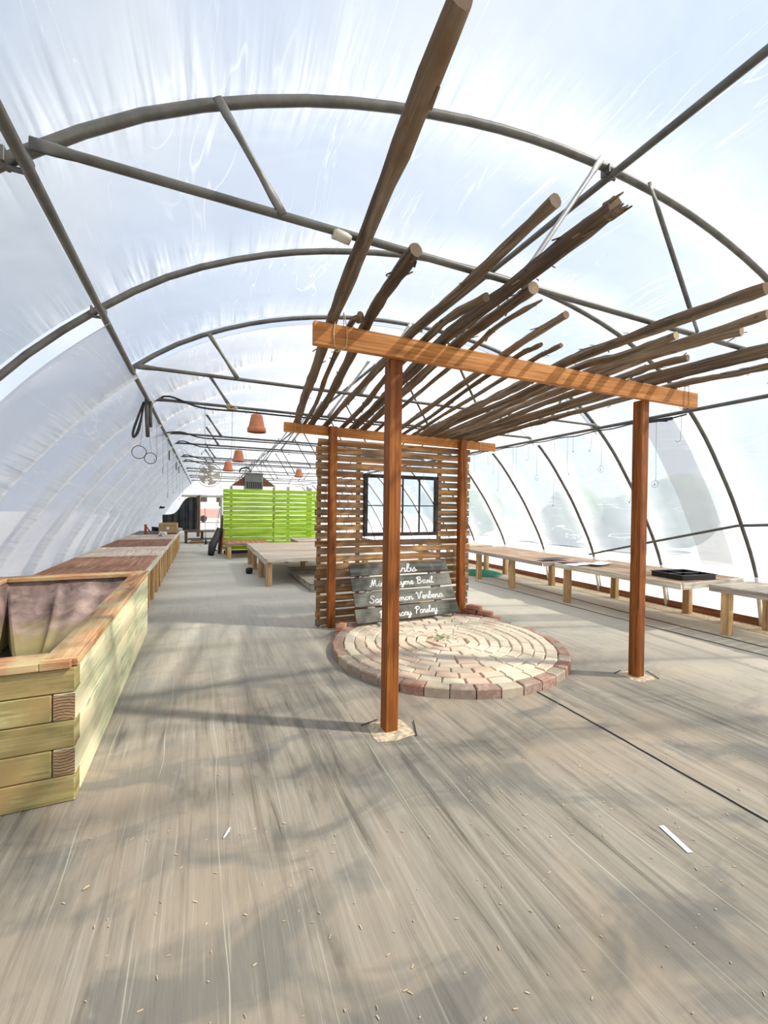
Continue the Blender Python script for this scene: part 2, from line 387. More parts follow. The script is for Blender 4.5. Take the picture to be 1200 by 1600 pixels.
struct(skin('trim_2', s_at(2.80), s_at(4.16), 'film_grey', out=.05, y0=3.22, y1=3.62, nu=30, step=.06, sag=.0), 'grey strip of film running down the right side')  # narrow darker strip laid over the right side film
# floor, outside ground, baseboards
m = MB(); m.box((-2.3, Y0, -.04), (6.7, 24.6, 0)); struct(m.build('floor', 'floor_fabric'), 'dusty woven ground cover fabric')
m = MB(); m.box((-60, -50, -.30), (60, 90, -.045)); struct(m.build('ground', 'gravel'), 'pale open ground outside the tunnel')
m = MB()
for k in range(9): m.box((6.50, Y0 + 3.1 * k, 0), (6.54, Y0 + 3.1 * k + 3.08, .10), bev=.004)
struct(m.build('baseboard_right', 'ply_dark'))
m = MB()
for k in range(9): m.box((-2.16, Y0 + 3.1 * k, 0), (-2.12, Y0 + 3.1 * k + 3.08, .10), bev=.004)
struct(m.build('baseboard_left', 'ply_dark'))
# end walls (far one with a doorway)
def endwall(name, y, door=None):
    m = MB(); N = 56
    for i in range(N):
        s = SL[-1] * i / N; s2 = SL[-1] * (i + 1) / N; a = prof(s, .03); b = prof(s2, .03)
        def col(x0, z0, x1, z1, lo=0): 
            m._add([(x0, y, lo), (x1, y, lo), (x1, y, z1), (x0, y, z0)], [[0, 1, 2, 3]], [[(x0, lo), (x1, lo), (x1, z1), (x0, z0)]], .5)
        if abs(a[0] - b[0]) < 1e-4: continue
        mid = (a[0] + b[0]) / 2
        col(a[0], a[1], b[0], b[1], door[2] if door and door[0] < mid < door[1] else 0)
    return m.build(name, 'film_skirt')
struct(endwall('wall_back', 24.42, (-.12, .92, 1.9)), 'white film end wall with an open doorway')
struct(endwall('wall_front', Y0), 'film end wall')
m = MB()
m.box((-.16, 24.36, 0), (-.08, 24.44, 1.98), bev=.004); m.box((.90, 24.36, 0), (.98, 24.44, 1.98), bev=.004); m.box((-1.0, 24.36, 1.88), (1.2, 24.44, 1.96), bev=.004)
struct(m.build('trim_3', 'grey_lumber'), 'timber frame round the far doorway')

# ------------------------------------------------------------------ hoops with ties and struts
ORD = ['nearest', 'second', 'third', 'fourth', 'fifth', 'sixth', 'seventh', 'eighth', 'ninth', 'tenth', 'eleventh', 'twelfth', 'thirteenth', 'fourteenth', 'fifteenth', 'sixteenth', 'seventeenth', 'eighteenth', 'nineteenth', 'last']
TIES = {1, 3, 4, 6, 7, 9, 10, 12, 13, 15, 16, 18}
def flatbar(a, b, r=.017):                                             # round bar with hammered-flat ends
    a = Vector(a); b = Vector(b); d = (b - a).normalized(); L = (b - a).length
    T = [0, .05, .07, .13, .17, L - .17, L - .13, L - .07, L - .05, L]
    fl = [(.3, 1.4)] * 3 + [(.7, 1.15), (1, 1), (1, 1), (.7, 1.15)] + [(.3, 1.4)] * 3
    return MB().tube([a + d * q for q in T], r, 8, flat=fl)
for i, y in enumerate(HOOP):
    tie = i in TIES
    g = thing('arched_hoop', ('%s arched grey steel hoop counted from the camera' % ORD[i]) + (', braced by a cross tie' if tie else ', plain without a tie'), 'hoop', (CX, y, 0), 'arched steel hoops of the tunnel')
    m = MB(); m.tube([(CX + FULL[k][0] - CX, 0, FULL[k][1]) for k in range(0, len(FULL), 2)], .021, 8); m.build('hoop_pipe', 'galv', g)
    if i < 12:
        for sx in (-1, 1):
            m = MB(); m.tube([(sx * 4.335, 0, 0), (sx * 4.19, 0, .64)], .027, 8); m.build('ground_socket', 'white_paint' if sx > 0 else 'galv', g, 'white painted base sleeve' if sx > 0 else None)
        for x_, z_ in ((-PUR, ZT), (PUR, ZT), (0, ZR)):
            m = MB(); m.bar((x_ - .032, -.03, z_ - .02), (x_ - .032, .03, z_ - .02), .012, .05); m.bar((x_ + .032, -.03, z_ - .02), (x_ + .032, .03, z_ - .02), .012, .05); m.tube([(x_ - .045, 0, z_ - .047), (x_ + .045, 0, z_ - .047)], .009, 6); m.build('pipe_clamp', 'galv', g)
    if tie:
        flatbar((-PUR + .04, -.035, ZT + (.03 if i == 1 else 0.02)), (PUR - .04, -.035, ZT)).build('cross_tie', 'galv', g)
        for (x0, z0, x1, nm) in ((-2.15, 2.99, -1.90, 0), (-.12, 3.45, -.70, 1), (.28, 3.44, .78, 0), (2.15, 2.99, 1.90, 0)):
            o = flatbar((x0, -.05, z0), (x1, -.05, ZT + .02), .014).build('strut', 'galv_bright' if nm else 'galv', g)
            if nm: o['label'] = 'paler strut than the others'
def purlin(name, label, x, z, r=.021, cat='pipe'):
    m = MB(); m.tube([(x, Y0, z)] + [(x + random.uniform(-.004, .004), y, z + random.uniform(-.004, .004)) for y in HOOP] + [(x, 24.3, z)], r, 8)
    return tag(m.build(name, 'galv'), label, cat, 'long pipes running the length of the tunnel')
purlin('purlin_pipe', 'long steel pipe along the left shoulder of the tunnel', CX - PUR + .03, ZT - .045)
purlin('purlin_pipe', 'long steel pipe under the ridge of the arched roof', CX, ZR - .045)
purlin('purlin_pipe', 'long steel pipe along the right shoulder above the hanging wires', CX + PUR - .03, ZT - .045)
m = MB(); m.tube([(5.875, .6, 1.45), (5.985, 2.99, 1.28), (6.16, 4.18, .98), (6.32, 5.4, .66)], .017, 8)
tag(m.build('side_pipe', 'galv'), 'thin sloping steel pipe crossing the lower right side hoops', 'pipe')

# ------------------------------------------------------------------ pergola
g = thing('pergola', 'rust brown stained timber pergola standing over the brick circle', 'pergola', (2.3, 3.6, 0))
def W2(o, p): o.parent = p; o.matrix_parent_inverse = Matrix.Translation(-Vector(p.location)); return o
def post(x0, x1, y0, y1, z1, lean=0):
    m = MB(); M = Matrix.Translation((0, 0, 0)); m.box((x0, y0, -.0), (x1, y1, z1), M, .006); return W2(m.build('post', 'stain'), g)
post(1.085, 1.175, 2.44, 2.53, 2.40); post(3.455, 3.545, 2.44, 2.53, 2.40)
post(1.375, 1.465, 4.80, 4.89, 2.40); post(3.20, 3.29, 4.80, 4.89, 2.37)
def beam(x0, z0, x1, z1, y, hh, name='beam'):
    m = MB(); m.bar((x0, y, z0), (x1, y, z1), .040, hh, bev=.004); return W2(m.build(name, 'stain_beam'), g)
beam(.582, 2.455, 4.138, 2.457, 2.415, .135)
beam(.855, 2.362, 3.84, 2.322, 4.912, .112)
for (x, y, z, w) in ((.74, 2.415, 2.47, .035), (3.97, 2.415, 2.46, .03), (1.02, 4.91, 2.38, .035), (3.6, 4.91, 2.34, .03)):
    m = MB()
    for q in (-1, 1):
        pts = [(x + q * w, y - .024, z - .075), (x + q * (w + .006), y - .026, z), (x + q * w * .8, y - .02, z + .10), (x + q * w * .7, y, z + .135), (x + q * w, y + .026, z + .07), (x + q * w * .5, y + .024, z - .08), (x, y - .0, z - .09), (x + q * w, y - .024, z - .075)]
        m.tube(catmull(pts, 4), .0028, 5, False)
    W2(m.build('twine', 'twine'), g)
POLES = [
((.537, .83, 2.62), .70, 1.01, .036, 'thickest long pole at the left, jutting furthest toward the camera over the beam'),
((.815, 2.26, 2.545), .81, 1.10, .019, 'short thin pole just right of the twine-tied long one'),
((.855, 1.66, 2.585), .91, 1.19, .034, 'dark stout pole third from the left, blunt charred-looking end'),
((1.178, 1.18, 2.58), 1.21, 1.36, .027, 'long pole just left of the roughest barky one, crossing over the left post'),
((1.324, 1.78, 2.53), 1.33, 1.57, .025, 'shorter round-ended pole right of the left post'),
((1.377, 1.09, 2.56), 1.46, 1.72, .039, 'thick dark barky pole with a splintered end rising highest in the middle'),
((1.51, 1.65, 2.555), 1.57, 1.85, .033, 'smooth stout pole with a pale sawn end beside the splintered one'),
((1.617, 1.70, 2.54), 1.69, 2.01, .016, 'thin pointed pole tapering to a twig beside the pale sawn end'),
((1.903, 1.81, 2.565), 1.97, 2.28, .025, 'medium grey pole alone in the middle gap'),
((2.05, 2.16, 2.54), 2.07, 2.40, .018, 'short dark stub first of two small ends in the middle'),
((2.188, 2.12, 2.545), 2.22, 2.54, .018, 'short stub with ragged bark second of two small ends'),
((2.50, 1.15, 2.515), 2.52, 2.67, .036, 'shaggy peeling pole with orange bark first of the dense right bunch'),
((2.67, 1.68, 2.53), 2.67, 2.78, .028, 'pole with a bright orange sawn end in the right bunch'),
((2.824, 1.29, 2.53), 2.83, 2.90, .028, 'long grey pole between the orange sawn end and the thick round end'),
((3.016, 1.51, 2.555), 2.99, 3.01, .032, 'thick pole with a round grey sawn end in the right bunch'),
((3.207, 1.93, 2.555), 3.19, 3.13, .028, 'broken pole with a dark jagged end in the right bunch'),
((3.467, 1.30, 2.55), 3.39, 3.24, .030, 'long grey pole from which a wire hook hangs'),
((3.646, 1.36, 2.55), 3.57, 3.38, .028, 'long pole second from the right end of the beam'),
((3.891, 1.47, 2.54), 3.81, 3.52, .027, 'rightmost pole, curved and lowest, tied to the beam end'),
]
rnd = random.Random(3)
for k, (e, xa, xb, r, lab) in enumerate(POLES):
    A = Vector((xa, 2.415, 2.528 + r)); B = Vector((xb, 4.9, 2.415 + r - .012 * (xb - .9)))
    E = Vector(e); E.z = max(E.z, A.z - .03) if k > 10 else E.z
    F = B + (B - A).normalized() * (.12 + rnd.random() * .25)
    key = [E, E.lerp(A, .5), A, A.lerp(B, .33), A.lerp(B, .66), B, F]; w = .028 if k not in (6, 0) else .012
    for q in (1, 3, 4): key[q] = key[q] + Vector((rnd.uniform(-w, w), 0, rnd.uniform(-w * .4, w * .6)))
    pts = catmull(key, 7); n = len(pts); ph = rnd.random() * 6
    rs = [r * (.92 + .22 * i / n * (1 if k != 7 else 1.6)) * (1 + .07 * math.sin(i * .9 + ph) + rnd.uniform(-.05, .05)) for i in range(n)]
    if k == 7: rs[0] *= .4; rs[1] *= .6; rs[2] *= .75
    random.seed(50 + k)
    m = MB(); m.tube(pts, rs, 10, rough=.16 if k in (5, 11, 18) else .08, tint=[.25, .4, .1, .3, .3, .05, .5, .7, .6, .15, .4, .45, .6, .6, .75, .35, .5, .45, .4][k])
    for _ in range(60 if k in (5, 11, 18) else 14):                     # peeling bark slivers and twig stubs
        i = rnd.randrange(1, n - 2); a = rnd.random() * 6.28; p = pts[i] + Vector((math.cos(a), 0, math.sin(a))) * rs[i]
        q = p + Vector((math.cos(a) * .012, rnd.uniform(-.06, .06), math.sin(a) * .012)); m.bar(p, q, .008, .003, bev=0)
    if k == 5:
        for _ in range(9):
            a = rnd.random() * 6.28; p = E + Vector((math.cos(a) * r * .7, 0, math.sin(a) * r * .7)); m.tube([p + Vector((0, .03, 0)), p + Vector((rnd.uniform(-.006, .006), -rnd.uniform(.01, .05), rnd.uniform(-.006, .006)))], [.010, .003], 5)
    o = tag(m.build('rough_pole', 'bark'), 'rough bark pole laid over the pergola, ' + lab if len(lab.split()) < 10 else lab, 'pole', 'rough poles laid across the pergola beams')
    if k in (6, 12, 14):
        d = (pts[0] - pts[1]).normalized(); c = MB(); c.tube([pts[0] + d * .0005, pts[0] + d * .003], rs[0] * .98, 12); c.build('sawn_end', 'cap' if k == 12 else 'bark_end', o, 'pale sawn end')

# ------------------------------------------------------------------ slatted wall with window
g = thing('slatted_wall', 'weathered horizontal board screen with a salvaged window behind the herb sign', 'wall panel', (2.3, 4.96, 0))
def L(o, p=None): return W2(o, p if p else g)
p_ = .0945; rr = random.Random(11)
for k in range(24):
    z0 = .02 + k * p_; z1 = z0 + .074; dz = rr.uniform(-.003, .003); xl = 1.255 + rr.uniform(-.02, .015); xr = 3.44 + rr.uniform(-.015, .015)
    segs = [(xl, 1.85), (2.93, xr)] if z1 > 1.10 and z0 < 1.86 else [(xl, xr)]
    for (a, b) in segs:
        if b - a > 2 and k > 11: segs2 = [(a, b)]
        m = MB(); m.bar((a, 4.948, z0 + .037 + dz), (b, 4.948, z0 + .037 + dz + rr.uniform(-.004, .004)), .020, .074, bev=.002); L(m.build('slat', 'slat'))
for x in (1.30, 1.80, 2.98, 3.40):
    m = MB(); m.box((x - .018, 4.96, 0), (x + .018, 5.03, 2.24), bev=.003); L(m.build('stud', 'slat'))
wf = MB()
for (a, b) in (((1.86, 4.935, 1.845), (2.915, 4.935, 1.845)), ((1.86, 4.935, 1.105), (2.915, 4.935, 1.105))): wf.bar(a, b, .05, .045)
for x in (1.88, 2.895): wf.bar((x, 4.934, 1.08), (x, 4.934, 1.865), .05, .045)
wf = L(wf.build('window_frame', 'window_paint', label='flaking black window frame'))
mm = MB()
for x in (2.14, 2.40, 2.645): mm.bar((x, 4.94, 1.12), (x, 4.94, 1.83), .022, .014)
mm.bar((1.89, 4.94, 1.47), (2.89, 4.94, 1.475), .022, .014)
o = mm.build('glazing_bar', 'window_paint'); o.parent = wf
m = MB(); m.box((1.89, 4.944, 1.12), (2.89, 4.947, 1.83)); o = m.build('pane', 'glass'); o.parent = wf
m = MB()
for x in (2.06, 2.68): m.tube([(x, 4.905, 1.80), (x + .01, 4.90, 1.865), (x + .002, 4.905, 1.90)], .003, 5)
o = m.build('hanging_hook', 'wire'); o.parent = wf

# ------------------------------------------------------------------ herb sign
P0 = Vector((1.6, 4.5, .10)); V_ = Vector((0, .47409982, .8804711)); U_ = Vector((1, 0, 0)); N_ = Vector((0, -.8804711, .47409982))
SM = Matrix(((U_.x, V_.x, N_.x, P0.x), (U_.y, V_.y, N_.y, P0.y), (U_.z, V_.z, N_.z, P0.z), (0, 0, 0, 1)))
sg = thing('herb_sign', 'four dark grey boards with white hand-painted herb names leaning on the slatted wall', 'sign', tuple(P0))
def SW(o, p=None): return W2(o, p or sg)
GL = {
'H': (.62, [[(.05, .78), (.14, .98), (.2, .9), (.16, .4), (.08, .02), (.0, .05)], [(.55, 1.0), (.46, .7), (.42, .3), (.46, .02), (.58, .08)], [(.1, .5), (.3, .56), (.5, .5)]]),
'M': (.85, [[(.0, .1), (.06, .02), (.13, .15), (.2, .6), (.28, .98), (.31, .6), (.33, .1), (.42, .5), (.53, .98), (.56, .6), (.58, .15), (.66, .02), (.8, .12)]]),
'B': (.6, [[(.18, .95), (.14, .5), (.1, .0)], [(.0, .72), (.1, .94), (.3, 1.0), (.44, .86), (.38, .62), (.22, .54), (.42, .48), (.52, .28), (.4, .06), (.18, .0), (.08, .08)]]),
'S': (.52, [[(.46, .82), (.36, .98), (.2, .94), (.14, .74), (.28, .54), (.42, .34), (.36, .08), (.16, .0), (.02, .12), (.06, .24)]]),
'V': (.62, [[(.0, .8), (.1, .98), (.17, .8), (.2, .4), (.26, .02), (.38, .35), (.46, .8), (.56, 1.0), (.66, .9)]]),
'R': (.62, [[(.18, .95), (.14, .5), (.1, .0)], [(.0, .72), (.1, .94), (.3, 1.0), (.44, .84), (.36, .6), (.18, .52), (.3, .4), (.4, .12), (.5, .0), (.6, .08)]]),
'P': (.5, [[(.2, .95), (.16, .5), (.1, .0)], [(.0, .7), (.1, .94), (.32, 1.0), (.48, .84), (.42, .6), (.2, .5)]]),
'T': (.56, [[(.0, .84), (.08, .98), (.3, .92), (.58, .98)], [(.32, .93), (.28, .5), (.22, .08), (.08, .02), (.02, .14)]]),
'L': (.5, [[(.3, .82), (.36, .98), (.24, .98), (.2, .6), (.16, .14), (.04, .04), (.2, .06), (.48, .04)]]),
'a': (.42, [[(.34, .4), (.2, .48), (.06, .3), (.08, .06), (.2, .02), (.32, .2), (.34, .46), (.32, .12), (.38, .02), (.46, .1)]]),
'b': (.36, [[(.0, .1), (.14, .5), (.22, .9), (.14, .98), (.08, .6), (.08, .1), (.18, .0), (.3, .14), (.28, .38), (.2, .42), (.38, .38)]]),
'e': (.34, [[(.0, .14), (.16, .22), (.26, .38), (.16, .48), (.06, .3), (.08, .06), (.2, .0), (.36, .14)]]),
'g': (.42, [[(.32, .4), (.18, .48), (.06, .3), (.1, .06), (.24, .08), (.32, .4), (.32, -.1), (.24, -.38), (.1, -.3), (.2, -.1), (.44, .12)]]),
'h': (.44, [[(.0, .1), (.14, .5), (.2, .92), (.12, .98), (.08, .5), (.06, .0)], [(.07, .24), (.2, .46), (.3, .36), (.3, .06), (.36, .0), (.46, .12)]]),
'i': (.22, [[(.0, .12), (.08, .46), (.08, .1), (.14, .0), (.24, .12)], [(.11, .66), (.13, .70)]]),
'l': (.26, [[(.0, .12), (.12, .5), (.2, .9), (.12, .98), (.07, .6), (.08, .1), (.16, .0), (.28, .12)]]),
'm': (.6, [[(.0, .3), (.06, .46), (.06, .0)], [(.07, .24), (.18, .46), (.26, .36), (.26, .0)], [(.27, .24), (.38, .46), (.46, .36), (.46, .08), (.52, .0), (.62, .12)]]),
'n': (.42, [[(.0, .3), (.06, .46), (.06, .0)], [(.07, .24), (.2, .46), (.28, .36), (.28, .06), (.34, .0), (.44, .12)]]),
'o': (.38, [[(.2, .46), (.06, .34), (.06, .1), (.18, .0), (.3, .12), (.3, .36), (.2, .46), (.26, .36), (.4, .38)]]),
'r': (.32, [[(.0, .1), (.1, .5), (.14, .42), (.26, .42), (.22, .1), (.26, .0), (.34, .1)]]),
's': (.32, [[(.0, .08), (.14, .3), (.18, .48), (.24, .3), (.24, .08), (.12, .0), (.04, .08)], [(.22, .04), (.34, .12)]]),
't': (.28, [[(.0, .12), (.12, .5), (.16, .86), (.1, .5), (.09, .1), (.16, .0), (.3, .12)], [(.02, .58), (.26, .6)]]),
'y': (.42, [[(.0, .34), (.06, .46), (.08, .14), (.18, .04), (.28, .2), (.34, .46), (.3, .0), (.22, -.36), (.08, -.34), (.16, -.12), (.44, .12)]]),
' ': (.34, []),
}
def text_mesh(txt, u0, u1, v, size, slope=0):
    adv = sum(GL[c][0] for c in txt); k = (u1 - u0) / adv; m = MB(); x = 0
    for c in txt:
        for st in GL[c][1]:
            pts = catmull([(px * k * 1.0 + x * k + .12 * py * size, py * size, 0) for px, py in st], 3)
            pts = [SM @ Vector((u0 + p.x, v + p.y + slope * p.x, .0125)) for p in pts]
            for a, b in zip(pts, pts[1:]):
                if (b - a).length > 1e-5:
                    d = (b - a).normalized(); m.bar(a - d * .003, b + d * .003, .0115, .0025, up=N_, bev=0, tint=.5)
        x += GL[c][0]
    return m
def sboard(u0, u1, v0, v1, sl, texts):
    m = MB(); m.box((u0, v0, -.011), (u1, v1, .011), SM @ Matrix.Rotation(sl, 4, 'Z'), .003)
    b = SW(m.build('board', 'sign_board'))
    for (tx, a, c, v, sz) in texts: o = text_mesh(tx, a, c, v, sz, sl).build('lettering', 'white_letter'); o.parent = b; o['label'] = 'white painted script words'
sboard(.044, 1.41, .580, .725, .012, [('Herbs', .50, .93, .60, .105)])
sboard(.032, 1.407, .396, .553, .004, [('Mint Thyme Basil', .26, 1.135, .437, .085)])
sboard(.038, 1.410, .208, .366, .008, [('Sage Lemon Verbena', .22, 1.225, .238, .085)])
sboard(.026, 1.412, .012, .178, .012, [('Rosemary', .32, .735, .052, .085), ('Parsley', .79, 1.10, .066, .085)])
for u in (.20, 1.12):
    m = MB(); m.box((u, .03, -.05), (u + .09, .72, -.0125), SM, .003); SW(m.build('backing_batten', 'grey_lumber'))
for k, u in enumerate((.28, 1.04)):
    m = MB(); m.box((1.6 + u, 4.42, .072), (1.6 + u + .10, 4.53, .108), bev=.004); tag(m.build('wood_block', 'grey_lumber'), 'small grey wood block propping the %s foot of the herb sign' % ('left', 'right')[k], 'block', 'blocks under the herb sign')

# ------------------------------------------------------------------ brick circle
CC = (2.335, 3.72); br = random.Random(5)
g = thing('brick_circle', 'round patio of worn bricks laid in rings under the pergola', 'patio', (CC[0], CC[1], 0))
def brickbox(m, r0, r1, a0, a1, z0, z1, tint, j=.004):
    am = (a0 + a1) / 2; vs = []
    for r, a in ((r0, a0), (r1, a0), (r1, a1), (r0, a1)):
        vs.append((r + br.uniform(-j, j), a + br.uniform(-j, j) * .6))
    b = .010; V = []
    for (r, a) in vs: V.append((r * math.cos(a), r * math.sin(a), z0))
    for (r, a) in vs: V.append((r * math.cos(a), r * math.sin(a), z1 - b))
    rc = (r0 + r1) / 2
    for (r, a) in vs: V.append(((r + (b if r < rc else -b)) * math.cos(a + (am - a) * .09), (r + (b if r < rc else -b)) * math.sin(a + (am - a) * .09), z1))
    fs = []
    for i in range(4):
        k = (i + 1) % 4; fs += [[i, k, 4 + k, 4 + i], [4 + i, 4 + k, 8 + k, 8 + i]]
    fs.append([8, 9, 10, 11]); m._add(V, fs, [[(0, 0)] * 4] * len(fs), tint)
m = MB(); m.lathe([(0.0, .052), (1.06, .050), (1.14, .0)], n=48); m.build('sand_bed', 'dirt', g)
inner = MB(); edge = MB(); Rr = [1.175, 1.065, .955, .85, .745, .64, .535, .43, .325, .22, .115, .01]
for k in range(len(Rr) - 1):
    r1, r0 = Rr[k], Rr[k + 1] + .006; n = max(5, int(2 * math.pi * (r0 + r1) / 2 / (.185 if k else .19))); ph = br.random()
    for i in range(n):
        a0 = 2 * math.pi * (i + ph) / n; a1 = a0 + 2 * math.pi / n - .010 / max(r1, .1)
        z = .082 + br.uniform(-.004, .004) - (0 if k else .004)
        brickbox(edge if k == 0 else inner, r0, r1, a0, a1, .0 if k == 0 else .045, z, br.random())
inner.build('paving_bricks', 'brick_worn', g); edge.build('edging_bricks', 'brick_edge', g, 'outer ring of rounded edging bricks')
def loose(x, y, z, rot, lab, grp, mat='brick_red'):
    m = MB(); m.box((-.095, -.045, 0), (.095, .045, .055), None, .006, jit=.002)
    o = m.build('brick', mat); o.location = (x, y, z); o.rotation_euler = (0, 0, rot); tag(o, lab, 'brick', grp)
GR = 'stacked bricks stepping up behind the right edge of the circle'
rows = [(.0, [(3.44, 4.40, -.95), (3.33, 4.58, -1.05), (3.24, 4.77, -1.15)], 'bottom'), (.056, [(3.385, 4.50, -1.0), (3.28, 4.68, -1.1)], 'middle'), (.112, [(3.30, 4.62, -1.08)], 'top')]
nm = ['nearest', 'middle', 'furthest']
for z, L_, rn in rows:
    for k, (x, y, a) in enumerate(L_):
        w_ = '' if len(L_) == 1 else nm[k] + ' '
        loose(x + .02, y, z, a, 'red brick, %s%s course of the stepped stack right of the herb sign' % (w_ + ('in the ' if w_ else ''), rn), GR)
GR = 'loose bricks stacked at the left foot of the herb sign'
loose(1.41, 4.45, .0, 1.05, 'red brick lowest of the small stack left of the herb sign', GR)
loose(1.55, 4.62, .0, .9, 'dusty brick lying beside the small stack left of the sign', GR)
loose(1.46, 4.56, .056, 1.0, 'orange brick on top of the small stack left of the sign', GR)

# ------------------------------------------------------------------ timber planter
g = thing('timber_planter', 'waist-low raised bed of pale green treated timbers with a brown cap', 'planter', (-1.2, 3.9, 0))
def PW(o): return W2(o, g)
hz = [0, .131, .264, .399, .533, .655]; xr_ = -.56
for k in range(5):
    z0, z1 = hz[k] + .002, hz[k + 1] - .002; long_front = k % 2 == 0
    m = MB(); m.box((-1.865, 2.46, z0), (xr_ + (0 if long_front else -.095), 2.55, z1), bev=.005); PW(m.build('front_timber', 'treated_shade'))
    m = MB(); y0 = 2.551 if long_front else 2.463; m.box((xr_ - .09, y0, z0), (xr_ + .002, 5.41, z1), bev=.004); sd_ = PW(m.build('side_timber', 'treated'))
    if not long_front:
        c = MB(); c.box((xr_ - .087, 2.4595, z0 + .004), (xr_ - .001, 2.4635, z1 - .004), bev=.001); e = c.build('end_grain', 'end_grain', sd_, 'dark brown sawn end grain'); 
    m = MB(); m.box((-1.865, 5.32, z0), (xr_ - .092, 5.41, z1), bev=.004); PW(m.build('back_timber', 'treated'))
    m = MB(); m.box((-1.865, 2.552, z0), (-1.775, 5.318, z1), bev=.004); PW(m.build('left_timber', 'treated'))
for lo, hi in (((-1.885, 2.44, .656), (-.70, 2.60, .697)), ((-.70, 2.47, .658), (-.548, 5.43, .70)), ((-1.758, 5.27, .656), (-.702, 5.43, .698)), ((-1.885, 2.602, .656), (-1.76, 5.43, .697))):
    m = MB(); m.box(lo, hi, bev=.005); PW(m.build('cap_board', 'cap'))
m = MB(); m.box((-.70, 2.44, .656), (-.575, 2.469, .697), bev=.004); PW(m.build('cap_board', 'cap'))
# liner hanging in folds
xi, xa_, yi, ya_ = -.66, -1.765, 2.56, 5.31
def per(u):
    P = [(xi, yi), (xi, ya_), (xa_, ya_), (xa_, yi), (xi, yi)]; Ls = [ya_ - yi, xi - xa_, ya_ - yi, xi - xa_]; T = sum(Ls); d = u * T
    for i in range(4):
        if d <= Ls[i] + 1e-9: f = d / Ls[i]; return (P[i][0] + (P[i + 1][0] - P[i][0]) * f, P[i][1] + (P[i + 1][1] - P[i][1]) * f)
        d -= Ls[i]
    return P[0]
def liner(u, v):
    x, y = per(u); z = .65 - v * .60; cx, cy = (xi + xa_) / 2, (yi + ya_) / 2; d = Vector((cx - x, cy - y)); d.normalize()
    q = u * 60
    fd = (1 - abs(math.sin(x * 5.5 + 1.0 + .5 * math.sin(x * 9)))) ** 2 * (.35 + .65 * abs(math.sin(x * 3 + 2)))
    back = max(0, min(1, (y - 5.30) * 200)); f = (.045 + .05 * back) * (math.sin(q + 2.2 * math.sin(u * 17)) * .5 + .5) ** 2 * min(1, v * 3) + .11 * fd * back * min(1, v * 2.5) + (.05 + .85 * back) * v * v + .03 * max(0, math.sin(u * 23 + 1)) * v
    return (x + d.x * (.012 + f), y + d.y * (.012 + f), z)
m = MB(); m.grid(480, 18, liner); PW(m.build('liner', 'liner', label='dark purple brown fabric liner hanging in folds'))
m = MB(); m.grid(24, 40, lambda u, v: (xi - .02 + (xa_ + .04 - xi) * u, yi + (ya_ - yi) * v, .055 + .015 * math.sin(u * 9) * math.sin(v * 14))); PW(m.build('soil', 'soil'))

# ------------------------------------------------------------------ left bench run
ben = [(5.46, 7.95, 'ply_red', 'red brown speckled plywood bench nearest the planter'), (7.95, 9.65, 'ply_pale', 'pale weathered plywood bench beyond the red brown one'),
       (9.65, 11.6, 'ply_dark', 'dark red brown bench in the middle of the left run'), (11.6, 13.45, 'ply_pale', 'pale bench with gloves near the far end of the left run'),
       (13.45, 15.4, 'black_plastic', 'last bench of the left run, dark topped, carrying the cardboard box')]
for k, (a, b, mt, lab) in enumerate(ben):
    g = thing('plywood_bench', lab, 'bench', (-1.2, (a + b) / 2, 0), 'benches along the left side')
    m = MB(); m.box((-1.83, a + .004, .585), (-.665, b - .004, .60), bev=.002); W2(m.build('bench_top', mt), g)
    m = MB(); m.box((-.664, a + .004, .535), (-.640, b - .004, .606), bev=.003); W2(m.build('fascia', 'white_lumber', label='whitewashed front edge board'), g)
    n = 4; 
    for i in range(n + 1):
        y = a + .06 + (b - a - .12) * i / n
        m = MB(); m.box((-.755, y - .045, 0), (-.668, y + .045, .584), bev=.004); W2(m.build('leg', 'lumber'), g)
        if i % 2 == 0: m = MB(); m.box((-1.82, y - .02, 0), (-1.78, y + .02, .584), bev=.004); W2(m.build('leg', 'lumber'), g)
    for i in range(n):
        y0 = a + .11 + (b - a - .12) * i / n; y1 = y0 + (b - a - .12) / n - .10
        if (i + k) % 3 != 2: m = MB(); m.box((-.80, y0 + .01, .06), (-.785, y1 - .01, .584), bev=.002); W2(m.build('back_panel', 'lumber'), g)
m = MB(); m.box((-.78, 11.0, .0), (-.69, 11.2, .10), bev=.01); tag(m.build('brick', 'brick_red'), 'red brick on the floor under the left bench edge', 'brick')
# items on the left bench
g = thing('cardboard_box', 'open brown cardboard box on the far end of the left bench', 'box', (-.92, 14.1, .60))
m = MB()
for lo, hi in (((-.24, -.30, 0), (.24, .30, .01)), ((-.24, -.30, 0), (-.232, .30, .30)), ((.232, -.30, 0), (.24, .30, .30)), ((-.232, -.30, 0), (.232, -.292, .30)), ((-.232, .292, 0), (.232, .30, .30))): m.box(lo, hi)
m.build('box_body', 'cardboard', g)
m = MB(); m.bar((-.24, -.30, .30), (-.24, -.30, .30), .01, .01) if False else None
for (a, b) in (((-.22, -.31, .31), (.22, -.31, .31)),):
    m.box((-.22, -.28, .30), (.22, -.10, .306), Matrix.Rotation(R(8), 4, 'X'))
    m.box((-.22, .12, .30), (.22, .30, .306), Matrix.Rotation(R(-8), 4, 'X'))
m.build('flap', 'cardboard', g)
m = MB(); m.box((-.06, -.303, .12), (.01, -.301, .19), Matrix.Rotation(R(10), 4, 'Y')); m.build('shipping_label', 'paper', g)
